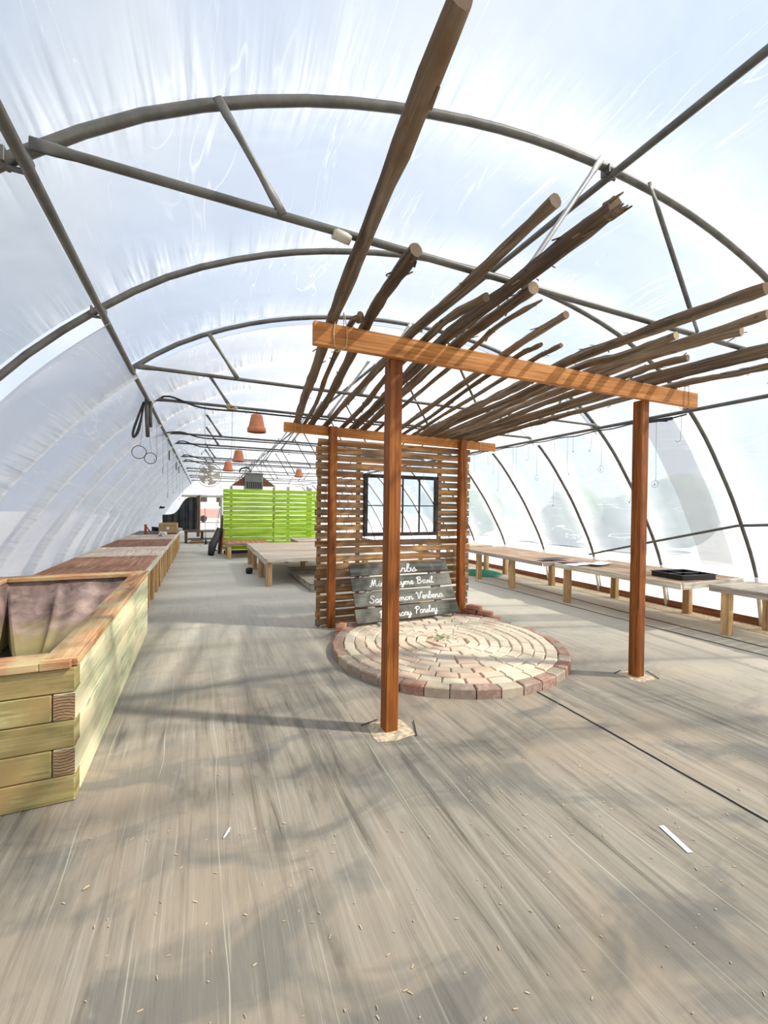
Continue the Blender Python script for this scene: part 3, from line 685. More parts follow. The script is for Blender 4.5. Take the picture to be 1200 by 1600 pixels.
def rag(name, c, s, mat, lab, cat, seed=1, strands=9):
    q = random.Random(seed); m = MB()
    for i in range(strands):
        a = q.random() * 6.28; p = [Vector((c[0] + q.uniform(-s, s), c[1] + q.uniform(-s, s), c[2] + .02 + q.random() * s)) for _ in range(4)]; m.tube(catmull(p, 4), [s * .18] * 13, 7)
    return tag(m.build(name, mat), lab, cat)
rag('work_gloves', (-.97, 12.6, .60), .10, 'white_cloth', 'crumpled pale work gloves on the left bench in front of the box', 'gloves', 3)
rag('plastic_bag', (-.62, 13.95, .66), .07, 'white_cloth', 'white plastic bag stuffed beside the cardboard box', 'bag', 5)
g = thing('red_bracket', 'small red metal stand on the far left bench against the film', 'stand', (-1.5, 13.9, .6))
m = MB(); m.box((-.03, -.03, 0), (.03, .03, .27), bev=.005); m.build('upright', 'red_paint', g)
m = MB(); m.bar((.02, 0, .2), (.14, 0, .02), .03, .03); m.build('brace', 'red_paint', g)
rag('pouch', (-1.3, 14.6, .62), .11, 'black_plastic', 'dark crumpled pouch behind the cardboard box', 'pouch', 8)
rag('clamp_lamp', (-1.33, 17.2, 1.28), .09, 'black_plastic', 'small black lamp clamped high at the far left corner', 'lamp', 18, 5)

# ------------------------------------------------------------------ right benches
def rbench(lab, x0, x1, y0, y1, zt, mat, fm, legs, rot=0, planks=None, fh=.075):
    g = thing('potting_bench', lab, 'bench', ((x0 + x1) / 2, (y0 + y1) / 2, 0), 'benches along the right side')
    cx, cy = (x0 + x1) / 2, (y0 + y1) / 2; hx, hy = (x1 - x0) / 2, (y1 - y0) / 2
    if planks:
        q = random.Random(4); n = planks
        for i in range(n):
            a = -hy + 2 * hy * i / n; m = MB(); M = Matrix.Rotation(q.uniform(-.03, .03), 4, 'Z')
            m.box((-hx - q.uniform(0, .05), a + .006, zt - .018 + q.uniform(-.003, .006)), (hx + q.uniform(-.08, .04), a + 2 * hy / n - .012, zt + q.uniform(-.0, .004)), M, .002); m.build('slat', mat, g)
    else:
        m = MB(); m.box((-hx, -hy, zt - .016), (hx, hy, zt), bev=.002); m.build('bench_top', mat, g)
    m = MB(); m.box((-hx - .022, -hy, zt - fh), (-hx + .002, hy, zt + .004), bev=.003); m.build('fascia', fm, g)
    m = MB(); m.box((-hx + .004, -hy - .02, zt - fh), (hx, -hy + .0, zt + .002), bev=.003); m.build('fascia', fm, g)
    m = MB(); m.box((hx - .02, -hy, zt - fh), (hx, hy, zt - .018), bev=.003); m.build('back_rail', fm, g)
    for (x, y) in legs:
        m = MB(); m.box((x - cx - .045, y - cy - .045, 0), (x - cx + .045, y - cy + .045, zt - .02), bev=.004); m.build('leg', 'lumber', g)
    g.rotation_euler.z = rot; return g
rbench('long low bench with a thin dark front edge at the far right', 5.04, 6.25, 5.12, 7.75, .60, 'ply_brown', 'grey_lumber', [(5.22, 6.1), (5.22, 7.15), (6.15, 6.1), (6.15, 7.5), (5.22, 7.65)], R(-2), fh=.06)
rbench('plywood bench holding the black tray, pale edge board', 5.17, 6.40, 3.13, 5.05, .60, 'ply_brown', 'white_lumber', [(5.25, 4.88), (5.25, 3.72), (6.33, 3.75), (6.27, 4.85), (6.3, 3.25)])
rbench('grey slatted bench cut off by the right edge of the photo', 5.62, 6.45, 1.4, 3.08, .57, 'grey_lumber', 'grey_lumber', [(5.69, 2.93), (6.38, 2.84), (5.69, 1.5), (6.38, 1.5)], 0, planks=15)
rbench('furthest short bench beyond the long low one', 5.15, 6.2, 7.95, 9.8, .60, 'ply_pale', 'grey_lumber', [(5.25, 8.05), (5.25, 9.7), (6.1, 8.05), (6.1, 9.7)])
# black tray
g = thing('plant_tray', 'black plastic plant tray on the pale edged right bench', 'tray', (5.67, 3.42, .60))
m = MB(); w_, l_, hh = .27, .21, .065
m.box((-w_, -l_, 0), (w_, l_, .006))
for a, b in (((-w_, -l_), (w_, -l_)), ((w_, -l_), (w_, l_)), ((w_, l_), (-w_, l_)), ((-w_, l_), (-w_, -l_))): m.bar((a[0], a[1], hh / 2), (b[0] * 1.0, b[1] * 1.0, hh / 2), .008, hh, bev=.001)
m.build('tray_body', 'black_plastic', g)
m = MB()
for a, b in (((-w_ - .01, -l_ - .01), (w_ + .01, -l_ - .01)), ((w_ + .01, -l_ - .01), (w_ + .01, l_ + .01)), ((w_ + .01, l_ + .01), (-w_ - .01, l_ + .01)), ((-w_ - .01, l_ + .01), (-w_ - .01, -l_ - .01))): m.bar((a[0], a[1], hh), (b[0], b[1], hh), .025, .005, bev=.001)
m.build('rim', 'black_plastic', g)
m = MB(); m.bar((0, -l_, hh * .6), (0, l_, hh * .6), .012, hh * .7); m.bar((-w_, 0, hh * .6), (w_, 0, hh * .6), .012, hh * .7); m.build('divider', 'black_plastic', g)
g.rotation_euler.z = R(-8)
for k, (x, y, a, mt, lab) in enumerate([(5.35, 4.75, .2, 'paper', 'pale flattened sheet nearest the tray on the right bench'), (5.45, 4.98, -.05, 'purple_mat', 'mauve flattened sheet under the pale ones on the right bench'), (5.62, 4.62, .25, 'white_cloth', 'off-white flattened sheet towards the film on the right bench'), (5.36, 5.28, -.15, 'black_tarp', 'dark thin sheet across the joint of the right benches')]):
    m = MB(); q = random.Random(k); hx_, hy_ = .26, .10
    m.grid(8, 4, lambda u, v: ((u - .5) * 2 * hx_, (v - .5) * 2 * hy_, .0 + .006 * math.sin(u * 7 + k)), smooth=False); n0 = len(m.v)
    m.grid(8, 4, lambda u, v: ((.5 - u) * 2 * hx_, (v - .5) * 2 * hy_, -.004 + .006 * math.sin((1 - u) * 7 + k)), smooth=False)
    o = m.build('flat_sheet', mt); o.location = (x, y, .612 + .008 * k); o.rotation_euler.z = a; tag(o, lab, 'sheet', 'flattened sheets on the right bench')
# green perforated mat
m = MB()
for i in range(17):
    x = -.4 + .05 * i; hl = .5 * math.sqrt(max(0, 1 - (x / .45) ** 2)); m.tube([(x, -hl, .008), (x, hl, .008)], .007, 5); m.tube([(-hl * .8, x * 1.1, .008), (hl * .8, x * 1.1, .008)], .006, 5)
m.tube([(.42 * math.cos(a * .2618), .5 * math.sin(a * .2618), .01) for a in range(25)], .012, 6)
o = m.build('mesh_mat', 'teal'); o.location = (5.72, 7.75, .002); tag(o, 'teal green mesh mat on the floor under the far right bench', 'mat')

# ------------------------------------------------------------------ middle tables
g = thing('slatted_table', 'large pale plank-topped table on orange legs beside the slatted wall', 'table', (1.9, 9.2, 0))
m = MB()
for k in range(16): m.box((1.06, 7.70 + k * .205, .485), (3.05, 7.895 + k * .205, .505), bev=.002)
W2(m.build('table_top', 'ply_pale'), g)
m = MB(); m.box((1.035, 7.69, .40), (1.058, 10.99, .51), bev=.003); W2(m.build('fascia', 'white_lumber'), g)
m = MB(); m.box((1.06, 7.665, .44), (3.05, 7.688, .51), bev=.003); W2(m.build('fascia', 'white_lumber'), g)
for (x, y) in ((1.11, 7.76), (1.11, 8.85), (1.10, 9.95), (1.10, 10.9), (2.0, 10.9), (2.9, 10.9), (2.2, 9.9), (2.975, 9.0), (2.975, 7.8), (2.5, 10.9)):
    m = MB(); m.box((x - .05, y - .045, 0), (x + .05, y + .045, .484), bev=.004); W2(m.build('leg', 'lumber'), g)
g = thing('low_pallet', 'low grey slatted pallet on the floor left of the slatted wall', 'pallet', (2.15, 7.9, 0))
m = MB()
for k in range(15): m.box((1.68, 6.95 + k * .145, .125), (2.9, 7.075 + k * .145, .142), bev=.002)
W2(m.build('deck_boards', 'grey_lumber'), g)
for x in (1.72, 2.25, 2.82):
    m = MB(); m.box((x - .03, 6.96, .03), (x + .03, 9.1, .124), bev=.003); W2(m.build('runner', 'grey_lumber'), g)
for y in (7.0, 8.0, 9.0): m = MB(); m.box((1.69, y - .04, .0), (2.88, y + .04, .028), bev=.003); W2(m.build('base_board', 'grey_lumber'), g)
def stable(lab, x0, x1, y0, y1, z, skew=0):
    g = thing('plywood_table', lab, 'table', ((x0 + x1) / 2, (y0 + y1) / 2, 0), 'plywood tables before the green fence')
    m = MB(); m.box((x0, y0, z - .02), (x1, y1, z), bev=.003); W2(m.build('table_top', 'ply_red' if skew else 'ply_pale'), g)
    m = MB(); m.box((x0 + .02, y0 + .01, z - .09), (x0 + .045, y1 - .01, z - .021), bev=.003); m.box((x0 + .05, y0 + .01, z - .06), (x1 - .05, y0 + .03, z - .021), bev=.003); W2(m.build('apron', 'grey_lumber'), g)
    for (x, y) in ((x0 + .1, y0 + .08), (x0 + .1, y1 - .08), (x1 - .1, y0 + .08), (x1 - .1, y1 - .08)):
        m = MB(); m.box((x - .05, y - .05, 0), (x + .05, y + .05, z - .02), bev=.004); W2(m.build('leg', 'lumber'), g)
stable('plywood table standing at the left end of the green fence', .58, 1.75, 12.0, 13.25, .42, 1)
stable('plywood table standing at the right half of the green fence', 2.45, 3.6, 11.6, 12.9, .48)
m = MB(); m.lathe([(0, 0), (.06, 0), (.075, .05), (.07, .11), (.03, .13), (0, .13)], (.93, 9.35, 0), 12); tag(m.build('black_pot', 'black_plastic'), 'small black pot on the floor by the plank table legs', 'pot')
# green fence
g = thing('green_fence', 'bright lime green horizontal board fence screening the far end', 'fence', (2.0, 13.42, 0))
q = random.Random(9)
for k in range(14):
    z = .12 + k * .1315; 
    for (a, b) in ((.57, 2.02 if k % 2 else 2.05), (2.055, 3.46)):
        m = MB(); m.bar((a, 13.42, z + .055 + q.uniform(-.003, .003)), (b, 13.42, z + .055 + q.uniform(-.006, .006)), .018, .112 if k not in (3, 4, 5) else .124, bev=.002); W2(m.build('board', 'green_paint'), g)
for k, x in enumerate((.80, 2.06, 2.50, 3.13, 3.22)):
    m = MB(); m.box((x - .035, 13.431, 0), (x + .035, 13.50, 2.03 + (.03 if k in (2, 3) else 0)), bev=.003); W2(m.build('fence_post', 'grey_lumber'), g)
m = MB(); m.box((.6, 13.38, 0), (3.5, 13.46, .10), bev=.01); W2(m.build('ground_rail', 'dark_wood'), g)

# ------------------------------------------------------------------ far end clutter
# black drape hung from a rail
def drape(u, v):
    x = -1.62 + 1.40 * u; top = 1.0 + .82 * (1 / (1 + math.exp(-(u - .52) * 13))); z = top + (.28 - top) * v
    return (x, 21.0 + .05 * math.sin(u * 30) + .03 * math.sin(u * 71), z)
g = thing('black_drape', 'black shade cloth sagging from a wooden post at the far left', 'curtain', (-.9, 21, 0))
m = MB(); m.grid(60, 14, drape); b0 = MB(); W2(m.build('cloth', 'black_tarp'), g)
m = MB(); m.box((-.23, 20.93, 0), (-.10, 21.03, 1.88), bev=.005); W2(m.build('post', 'dark_wood'), g)
m = MB(); m.box((-.75, 20.94, 1.80), (1.0, 20.99, 1.86), bev=.005); W2(m.build('rail', 'grey_lumber'), g)
g = thing('work_table', 'dark cluttered work table across the far end of the aisle', 'table', (0, 17.6, 0))
m = MB(); m.box((-.62, 17.3, .42), (.62, 18.2, .46), bev=.005); W2(m.build('table_top', 'dark_wood'), g)
for x in (-.55, .0, .55): m = MB(); m.box((x - .05, 17.4, 0), (x + .05, 17.5, .419), bev=.004); W2(m.build('leg', 'dark_wood'), g)
m = MB(); m.box((-.5, 17.42, .12), (.5, 18.1, .15), bev=.004); W2(m.build('lower_shelf', 'grey_lumber'), g)
m = MB(); m.box((.02, 17.5, .461), (.45, 17.9, .50), bev=.006); tag(m.build('board_stack', 'ply_pale'), 'pale board lying on the dark work table at the far end', 'board')
m = MB(); m.box((-.58, 17.55, .461), (-.15, 17.95, .49), bev=.006); tag(m.build('dark_lid', 'black_tarp'), 'flat black lid on the far work table', 'lid')
g = thing('stacked_trays', 'pile of rust brown trays under the far work table', 'trays', (-.18, 17.15, 0))
for k in range(4): m = MB(); m.box((-.25 + .02 * k, -.1, .04 * k), (.25 - .01 * k, .2, .04 * k + .035), bev=.006); m.build('tray', 'ply_dark' if k % 2 else 'grey_lumber', g)
rag('rag', (-.02, 16.1, .0), .06, 'white_cloth', 'white rag lying on the floor before the far work table', 'rag', 12, 6)
# broom, pole, leaning boards at the left end of the green fence
g = thing('push_broom', 'upright broom with a pale handle standing by the far work table', 'broom', (.12, 16.9, 0))
m = MB(); m.tube([(0, 0, .22), (-.03, .05, 1.35)], .014, 8); m.build('handle', 'lumber', g)
m = MB(); m.tube([(0, 0, .26), (.01, 0, .16), (.02, 0, 0)], [.03, .08, .13], 12, flat=[(1, .4)] * 3); m.build('bristles', 'black_tarp', g)
g = thing('floor_squeegee', 'long thin black handled scraper leaning on the fence end', 'tool', (.38, 14.4, 0))
m = MB(); m.tube([(-.04, -.1, .03), (.14, .1, 1.35)], .012, 8); m.build('handle', 'grille', g)
m = MB(); m.box((-.14, -.16, 0), (.06, -.06, .04), bev=.01); m.build('head', 'black_plastic', g)
g = thing('mixing_rod', 'white paddle-topped rod leaning beside the dark scraper', 'tool', (.30, 14.9, 0))
m = MB(); m.tube([(0, 0, .0), (.22, .1, 1.45)], .012, 8); m.build('handle', 'white_paint', g)
m = MB(); m.box((.20, .08, 1.42), (.27, .10, 1.62), bev=.008); m.build('paddle', 'galv_bright', g)
for k, (x, y, w_, h_, mt, lab) in enumerate([(.36, 13.7, .10, .78, 'black_tarp', 'rolled dark grey tarp leaning on the green fence end'), (.46, 13.75, .05, 1.15, 'dark_wood', 'tall brown plank leaning on the green fence end'), (.52, 13.6, .04, .75, 'ply_red', 'short orange board behind the rolled tarp')]):
    m = MB(); M = Matrix.Translation((x, y, 0)) @ Matrix.Rotation(R(6), 4, 'Y')
    if k == 0:
        m.tube([M @ Vector((-.12, -.7, .02)), M @ Vector((-.10, -.5, .3)), M @ Vector((-.02, -.35, .55)), M @ Vector((.02, -.3, .78))], [.08, .11, .09, .06], 9, rough=.15)
    else: m.box((-w_ / 2, -.3, 0), (w_ / 2, .25, h_), M, .004)
    tag(m.build(('rolled_tarp', 'leaning_plank', 'leaning_board')[k], mt), lab, ('tarp', 'plank', 'board')[k])
# outside, seen through the doorway
g = thing('distant_house', 'pale house with a dark window seen through the far doorway', 'house', (3.0, 62, 0))
m = MB(); m.box((-6, 0, -.1), (6, 7, 4.0)); m.build('wall', 'house', g)
m = MB(); m._add([(-6.4, -.4, 4), (6.4, -.4, 4), (6.4, 7.4, 4), (-6.4, 7.4, 4), (-6.4, 3.5, 6), (6.4, 3.5, 6)], [[0, 1, 5, 4], [2, 3, 4, 5], [1, 2, 5], [3, 0, 4], [3, 2, 1, 0]], [[(0, 0)] * 4, [(0, 0)] * 4, [(0, 0)] * 3, [(0, 0)] * 3, [(0, 0)] * 4]); m.build('roof', 'asphalt', g)
for x in (-4.2, -1.2): m = MB(); m.box((x, -.05, 1.9), (x + 1.8, .02, 3.0)); m.build('window', 'window_paint', g)
g = thing('red_trailer', 'faded red trailer on the yard beyond the doorway', 'trailer', (1.2, 38, 0))
m = MB(); m.box((-1.6, 0, .35), (1.0, 1.6, 1.15), bev=.03); m.build('trailer_body', 'red_roof', g)
for x in (-1.1, .5): m = MB(); m.tube([(x, -.05, .3), (x, .1, .3)], .28, 16); m.build('wheel', 'black_plastic', g)
for k, (x, y, s_) in enumerate([(15, 12, 2.6), (17, 3, 2.4), (14, 22, 3), (-14, 10, 3), (-15, 20, 3.4), (-16, 2, 3), (4, 80, 4), (-12, 75, 4)]):
    m = MB(); q = random.Random(k + 40)
    for i in range(7):
        c = Vector((x + q.uniform(-s_, s_) * .5, y + q.uniform(-2, 2) * 1.4, s_ * .45 + q.uniform(-.3, .5) * s_ * .4)); rr_ = s_ * q.uniform(.35, .5)
        m.grid(14, 9, lambda u, v: (c.x + rr_ * (1 + .12 * math.sin(u * 37 + i) * math.sin(v * 23)) * math.cos(u * 6.2832) * math.sin(v * 3.1416), c.y + rr_ * (1 + .12 * math.sin(u * 37 + i)) * math.sin(u * 6.2832) * math.sin(v * 3.1416), max(-.1, c.z + rr_ * math.cos(v * 3.1416))), smooth=True)
    o = m.build('shrub', 'foliage'); tag(o, 'blurred green shrub outside the film, ' + ['right side middle', 'right side nearest', 'right side furthest', 'left side middle', 'left side furthest', 'left side nearest', 'far beyond the doorway right', 'far beyond the doorway left'][k], 'shrub', 'shrubs outside the tunnel')

# ------------------------------------------------------------------ hanging pots, fan, heater, hoses
def pot(x, y, z, s, lab):
    g = thing('terracotta_pot', lab, 'pot', (x, y, z), 'upside-down clay pots hung from the ties')
    m = MB(); m.lathe([(0, .19 * s), (.062 * s, .19 * s), (.066 * s, .18 * s), (.098 * s, .03 * s), (.098 * s, .0), (.085 * s, .0), (.055 * s, .17 * s), (0, .17 * s)], n=24); m.build('pot_body', 'terracotta', g)
    m = MB(); m.lathe([(.095 * s, .035 * s), (.108 * s, .034 * s), (.112 * s, -.018 * s), (.098 * s, -.02 * s)], n=24); m.build('rim', 'terracotta', g)
    m = MB(); m.tube([(0, 0, .17 * s), (.0, 0, ZT - z + .02)], .004, 5); m.build('hanger', 'wire', g)
pot(.60, HOOP[4] - .035, 2.36, 1.0, 'largest terracotta pot hanging upside down, nearest the camera')
pot(.66, HOOP[7] - .035, 2.34, 1.1, 'second terracotta pot hanging upside down, left of the ridge struts')
pot(.59, HOOP[9] - .035, 2.33, 1.15, 'third terracotta pot hanging upside down, beside the round fan')
pot(2.62, HOOP[10] - .035, 2.33, 1.15, 'terracotta pot hanging near the slatted wall, right of the others')
g = thing('circulation_fan', 'round pale caged fan hanging from a roof tie', 'fan', (.17, 12.45, 2.27))
m = MB()
for r_ in (.14, .24, .32): m.tube([(r_ * math.cos(a * .2618), -.09 + .09 * r_, r_ * math.sin(a * .2618)) for a in range(25)], .005, 5, False)
for a in range(16): m.tube([(0, -.10, 0), (.32 * math.cos(a * .3927), -.06, .32 * math.sin(a * .3927))], .003, 4)
m.tube([(.32 * math.cos(a * .2618), .06, .32 * math.sin(a * .2618)) for a in range(25)], .006, 5, False); m.build('guard', 'fan_metal', g)
for k in range(5):
    a = k * 1.2566; m = MB()
    m.grid(6, 5, lambda u, v: (math.cos(a + (u - .5) * .95 * (.4 + v * .6)) * (.05 + .22 * v), .02 + .05 * (u - .5), math.sin(a + (u - .5) * .95 * (.4 + v * .6)) * (.05 + .22 * v))); m.build('blade', 'fan_metal', g)
m = MB(); m.tube([(0, -.05, 0), (0, .16, 0)], .06, 12); m.build('motor', 'fan_metal', g)
m = MB(); m.tube([(0, .05, 0), (0, .05, .36)], .012, 6); m.build('hanging_rod', 'galv', g)
g = thing('unit_heater', 'boxy grey louvred heater hung under the far ridge', 'heater', (1.75, 16.14, 2.05))
m = MB(); m.box((-.32, 0, 0), (.32, .55, .62), bev=.02); m.build('casing', 'galv_bright', g)
for k in range(5): m = MB(); m.bar((-.29, -.02, .33 + k * .055), (.29, -.02, .33 + k * .055), .03, .018); m.build('louvre', 'grille', g)
m = MB(); m.box((-.29, -.015, .03), (.29, -.001, .28))
m.build('burner_panel', 'black_tarp', g)
m = MB()
for k in range(9): m.bar((-.26 + .065 * k, -.025, .03), (-.26 + .065 * k, -.025, .28), .012, .02)
m.build('fin', 'galv_bright', g)
for s_ in (-1, 1):
    m = MB(); x = s_ * .30; m._add([(x, .1, .5), (x + s_ * .50, .1, .12), (x, .1, .12), (x, .14, .5), (x + s_ * .50, .14, .12), (x, .14, .12)], [[0, 1, 2], [5, 4, 3], [0, 3, 4, 1], [1, 4, 5, 2], [2, 5, 3, 0]], [[(0, 0)] * 3] * 2 + [[(0, 0)] * 4] * 3); m.build('side_bracket', 'ply_dark', g, 'rusty brown triangular wing')
for s_ in (-.28, .28): m = MB(); m.tube([(s_, .2, .6), (s_, .2, 1.35)], .008, 5); m.build('hanging_rod', 'galv', g)
m = MB(); m.tube(catmull([(-.1, .3, .62), (-.2, .2, .8), (-.45, .2, .75), (-.5, .2, .62)], 5), .03, 8); m.build('gas_line', 'black_plastic', g)
# black hoses strapped along ties
for k, i in enumerate((4, 6, 7, 9, 10)):
    y = HOOP[i]; x0 = CX - PUR; g = thing('irrigation_hose', 'black hose strapped under the %s tied hoop' % {4: 'third', 6: 'fourth', 7: 'fifth', 9: 'sixth', 10: 'seventh'}[i], 'hose', (x0, y, ZT), 'black hoses strapped under the roof ties')
    pts = [(-.03, .35, -.28), (-.02, .22, -.10), (.06, .05, -.0), (.22, -.06, .06)] if k != 1 else [(-.16, -.3, -.12), (-.08, -.25, -.06), (.05, -.15, 0), (.25, -.06, .04)]
    pts += [(.55 + .5 * q_, -.05, -.028 + .006 * math.sin(q_ * 3)) for q_ in range(9)]
    m = MB(); m.tube(catmull(pts, 5), .011, 7); m.build('hose_line', 'hose', g)
    if k < 3:
        for q_ in range(8): m = MB(); m.tube([(.5 + .55 * q_ + .022 * math.cos(a), -.035, -.010 + .034 * math.sin(a)) for a in [b * .785 for b in range(9)]], .003, 5, False); m.build('cable_tie', 'white_paint', g)
# hose bundle and conduit hanging on the left purlin
g = thing('hose_coil', 'narrow coil of black hose and tubing hanging from the left pipe', 'hose', (CX - PUR + .0, 5.15, 2.5))
m = MB()
for k in range(4):
    r_ = .05 + .006 * k; m.tube(catmull([(-.01, 0, .04), (-.045 - r_ * .25, -.02, -.13), (-.085 - r_ * .3, -.02, -.28), (-.10, -.02, -.345), (-.07 + .004 * k, 0, -.28), (-.03, 0, -.12), (-.01, 0, .04)], 5), .010, 7, False)
m.build('coil', 'hose', g)
m = MB(); m.tube([(.015, 0, .08), (.02, 0, -.12), (.03, .0, -.33)], .02, 8); m.tube([(.05, .02, .06), (.055, .02, -.22)], .015, 8); m.build('tube_end', 'galv', g, 'grey tube ends')
g = thing('wire_ring', 'two linked dark wire rings dangling below the hose coil', 'wire', (CX - PUR - .02, 5.3, 2.0))
for dx, dz, r_ in ((-.05, .02, .07), (.06, -.04, .06)):
    m = MB(); m.tube([(dx + r_ * math.cos(a * .3), .01, dz + r_ * math.sin(a * .3)) for a in range(22)], .004, 5, False); m.build('ring', 'hose', g)
m = MB(); m.tube([(-.04, .0, .09), (-.02, 0, .25), (-.02, 0, .55)], .002, 4); m.tube([(.07, 0, .02), (.05, 0, .2), (.05, 0, .55)], .002, 4); m.build('hanging_wire', 'wire', g)
# tangled string knot on the fourth tie
rag('string_tangle', (CX - 1.88, HOOP[4] - .05, 2.555), .06, 'twine', 'tangle of pale string tied round the roof bar beside the nearest clay pot', 'string', 22, 7)
for o in [bpy.data.objects['string_tangle']]: pass
g = thing('tape_joint', 'pale wrapped joint on the nearest cross tie', 'clamp', (.54, HOOP[1] - .035, 2.60))
m = MB(); m.tube([(-.04, 0, 0.01), (-.02, 0, 0.01), (.02, 0, .005), (.04, 0, 0)], [.019, .023, .023, .019], 10, rough=.12); m.build('tape_wrap', 'fan_metal', g)
# black cable clipped along the right pipe
m = MB(); q = random.Random(2); pts = [(CX + PUR - .05, 2.95 + .3 * k, ZT - .07 - .018 * (k % 2) - q.random() * .012) for k in range(34)]
m.tube(catmull(pts, 3), .009, 6)
g = tag(m.build('electric_cable', 'hose'), 'black cable clipped loosely under the right long pipe', 'cable')
m = MB(); m.bar((CX + PUR - .06, 3.10, ZT - .10), (CX + PUR - .05, 3.38, ZT - .085), .03, .035); m.bar((CX + PUR - .07, 3.15, ZT - .12), (CX + PUR - .05, 3.30, ZT - .09), .02, .02)
tag(m.build('spring_clamp', 'black_plastic'), 'black clamp on the right pipe beside the right front post', 'clamp')

# ------------------------------------------------------------------ hanging wires with hooks
def wire(x, y, z0, z1, kind, lab, grp):
    m = MB(); q = random.Random(int(y * 1000) + int(x * 77)); w_ = .0022
    pts = [(0, 0, z0 - z1), (q.uniform(-.004, .004), 0, (z0 - z1) * .5), (q.uniform(-.01, .01), 0, .06)]
    if kind == 'hook': pts += [(0, 0, .03), (.0, .01, .0), (.005, .045, -.012), (.01, .065, .02)]
    elif kind == 'ring': pts += [(.0, .02, .03), (0, .05, .0), (0, .02, -.04), (0, -.03, -.03), (0, -.03, .02), (0, .01, .05)]
    else: pts += [(q.uniform(-.03, .03), q.uniform(-.03, .03), 0)]
    m.tube(catmull(pts, 5), w_, 4)
    if kind != 'hook': m.tube([(pts[-1][0], pts[-1][1], -.0), (pts[-1][0], pts[-1][1], -.02)], .006, 5)
    o = m.build('hanging_wire', 'wire'); o.location = (x, y, z1); tag(o, lab, 'wire', grp)
XR = CX + PUR - .045; ZP = ZT - .07
RW = [(6.47, 2.29, 'straight'), (6.29, 2.11, 'hook'), (6.17, 1.79, 'straight'), (5.78, 2.02, 'ring'), (5.70, 1.90, 'hook'), (5.40, 2.26, 'hook'), (5.21, 1.95, 'ring'), (4.85, 1.52, 'straight'), (4.60, 1.98, 'straight'), (4.50, 2.30, 'straight'), (4.19, 2.27, 'straight'), (4.03, 2.00, 'ring'), (3.90, 2.28, 'hook'), (3.59, 1.56, 'straight'), (3.29, 1.77, 'ring'), (3.01, 2.24, 'hook'), (6.9, 2.2, 'ring'), (7.4, 2.25, 'hook')]
desc = {'straight': 'straight wire', 'hook': 'wire ending in a hook', 'ring': 'wire ending in a small loop'}
srt = sorted(RW); num = ['first', 'second', 'third', 'fourth', 'fifth', 'sixth', 'seventh', 'eighth', 'ninth', 'tenth', 'eleventh', 'twelfth', 'thirteenth', 'fourteenth', 'fifteenth', 'sixteenth', 'seventeenth', 'eighteenth']
for i, (y, z, k) in enumerate(srt):
    ln_ = 'short' if ZP - z < .35 else ('very long' if ZP - z > .7 else 'medium')
    wire(XR, y, ZP, z, k, '%s %s, %s from the right on the right pipe' % (ln_, desc[k], num[i]), 'wires hanging from the right pipe')
LW = [(6.1, 2.02, 'straight'), (7.0, 1.94, 'ring'), (8.0, 1.6, 'ring'), (9.3, 1.7, 'straight'), (10.7, 1.85, 'ring'), (12.0, 1.6, 'ring'), (14.0, 1.7, 'straight')]
for i, (y, z, k) in enumerate(LW): wire(CX - PUR + .03, y, ZP, z, k, 'thin %s, %s from the camera along the left pipe' % (desc[k], num[i]), 'wires hanging from the left pipe')
TW = [(.02, 4, 2.05), (.32, 4, 2.02), (1.0, 4, 2.1), (.1, 6, 1.9), (.5, 6, 1.95), (1.0, 6, 1.9), (1.75, 6, 2.2), (.15, 7, 1.9), (.9, 7, 1.95), (1.6, 7, 2.1), (.4, 9, 1.9), (1.1, 9, 1.95)]
for i, (x, h_, z) in enumerate(TW): wire(x, HOOP[h_] - .035, ZT, z, 'straight', 'thin straight wire under the %s tied hoop, %s from the left' % ({4: 'third', 6: 'fourth', 7: 'fifth', 9: 'sixth'}[h_], num[[a for a in TW if a[1] == h_].index((x, h_, z))]), 'wires hanging from the roof ties')
wire(3.47, 1.52, 2.575, 2.30, 'hook', 'steel wire hook hanging from the pergola pole at the right edge', 'hooks hanging from the pergola poles')

# ------------------------------------------------------------------ floor details
def seam(x0, y0, x1, y1, w_, lab, wob=.01, mat='black_tarp'):
    m = MB(); q = random.Random(int(x0 * 100)); n = 40; a = []
    for i in range(n + 1): f = i / n; a.append((x0 + (x1 - x0) * f + q.uniform(-wob, wob) * .3 + wob * math.sin(f * 9), y0 + (y1 - y0) * f, w_ * q.uniform(.4, 1.2)))
    for p, r_ in zip(a, a[1:]):
        m._add([(p[0] - p[2], p[1], .001), (p[0] + p[2], p[1], .001), (r_[0] + r_[2], r_[1], .001), (r_[0] - r_[2], r_[1], .001), (p[0], p[1], .008), (r_[0], r_[1], .008)], [[0, 4, 5, 3], [4, 1, 2, 5]], [[(0, 0)] * 4] * 2)
    return struct(m.build('trim_4', mat), lab)
seam(2.45, -.6, 2.445, 2.60, .008, 'dark overlap seam of the ground cloth', .006)
seam(5.50, -.5, 5.62, 8.5, .010, 'seam under the right benches', .03)
seam(5.25, 1.2, 5.02, 7.0, .008, 'frayed seam before the right benches', .02)
m = MB(); m.box((6.15, -3, .001), (6.49, 12, .004)); struct(m.build('trim_5', 'dirt'), 'strip of bare dirt at the foot of the right side')
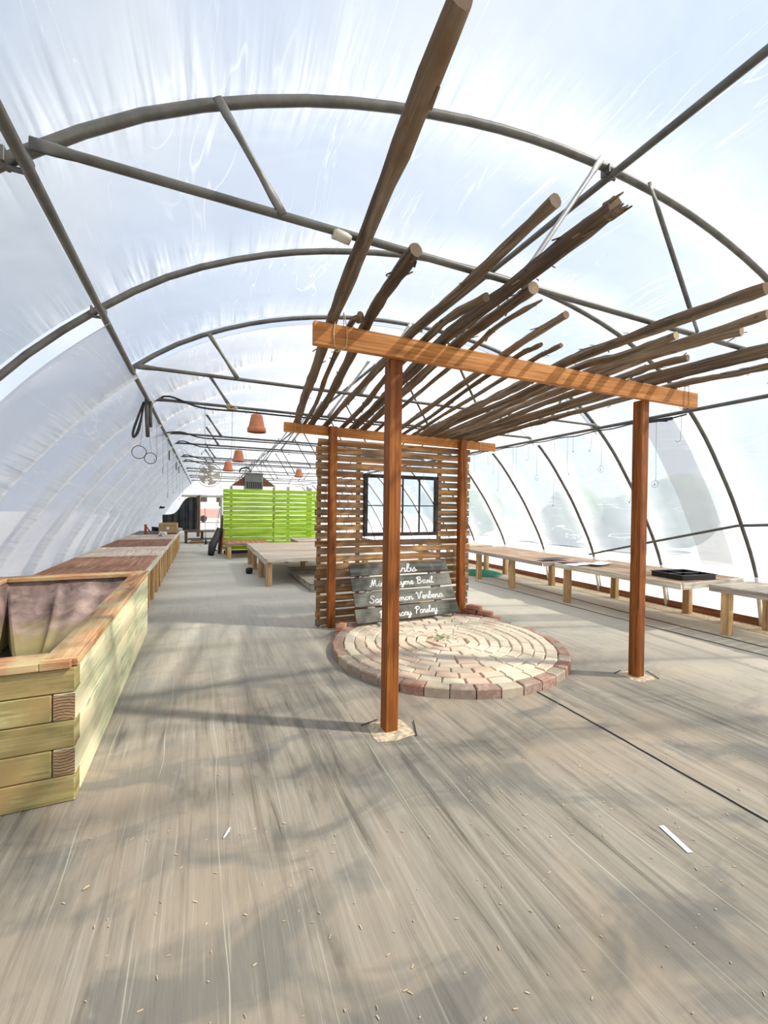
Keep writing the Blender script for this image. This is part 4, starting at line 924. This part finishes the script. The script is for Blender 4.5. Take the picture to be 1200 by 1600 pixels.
for k, (x, y, s_, lab) in enumerate([(1.13, 2.475, .13, 'square patch of bare sandy soil round the left front post'), (3.50, 2.48, .12, 'patch of sandy soil round the right front post'), (1.42, 4.84, .08, 'small soil patch round the left back post')]):
    m = MB(); N = 18; q = random.Random(k); vs = [(x, y, .012)]
    for i in range(N):
        a = 6.2832 * i / N; d = s_ / max(abs(math.cos(a)), abs(math.sin(a))) * q.uniform(.85, 1.05); vs.append((x + d * math.cos(a), y + d * math.sin(a), .002))
    m._add(vs, [[0, 1 + i, 1 + (i + 1) % N] for i in range(N)], [[(0, 0)] * 3] * N, .5)
    o = tag(m.build('soil_patch', 'dirt'), lab, 'soil', 'soil patches round the pergola posts')
    m = MB()
    for (dx0, dy0, dx1, dy1) in ((s_, -s_, s_ * 1.5, s_ * .3), (-s_ * 1.2, s_ * .9, -s_ * .2, s_ * 1.1)): m.bar((x + dx0, y + dy0, .006), (x + dx1, y + dy1, .009), .006, .006, bev=.001)
    m.build('cut_edge', 'black_tarp', o, 'dark cut edge of the cloth')
m = MB(); M = Matrix.Translation((1.928, 1.172, .003)) @ Matrix.Rotation(math.atan2(1.109 - 1.239, 1.912 - 1.945) + math.pi, 4, 'Z')
m.box((-.075, -.012, 0), (.075, .012, .0015), M); tag(m.build('paper_strip', 'paper'), 'white paper strip lying on the floor at lower right', 'paper')
m = MB(); m.tube([(.0, 0, .004), (.02, .03, .006), (.03, .055, .004)], [.003, .007, .002], 6, flat=[(1, .3)] * 3); o = m.build('wood_chip', 'white_cloth'); o.location = (.095, 1.93, .002); tag(o, 'white sliver on the floor in the middle of the aisle', 'chip')
m = MB(); m.tube([(.0, 0, .003), (.01, .005, .005), (.02, .012, .003)], [.003, .006, .002], 6, flat=[(1, .3)] * 3); o = m.build('wood_chip', 'twine'); o.location = (-.40, 1.87, .002); tag(o, 'tan chip lying in a torn hole in the cloth at lower left', 'chip')
m = MB(); q = random.Random(77)
for i in range(900):
    x = q.uniform(-.5, 5.5); y = q.uniform(.5, 5) if i % 3 else q.uniform(.5, 2); a = q.random() * 6.28; l_ = q.uniform(.004, .016)
    if (x - CC[0]) ** 2 + (y - CC[1]) ** 2 < 1.5: continue
    m.bar((x, y, .002), (x + l_ * math.cos(a), y + l_ * math.sin(a), .004), q.uniform(.0015, .004), .002, bev=0)
tag(m.build('leaf_litter', 'twine'), 'tiny straw bits and chips scattered over the ground cloth', 'litter', kind='stuff')
m = MB(); q = random.Random(78)
for i in range(60): x = 2.30 + q.gauss(0, .09); y = 3.80 + q.gauss(0, .05); a = q.random() * 6.28; m.tube([(x, y, .092), (x + .03 * math.cos(a), y + .03 * math.sin(a), .10)], .002, 4)
tag(m.build('dry_stalks', 'foliage'), 'dry grassy stubble in the centre of the brick circle', 'grass', kind='stuff')
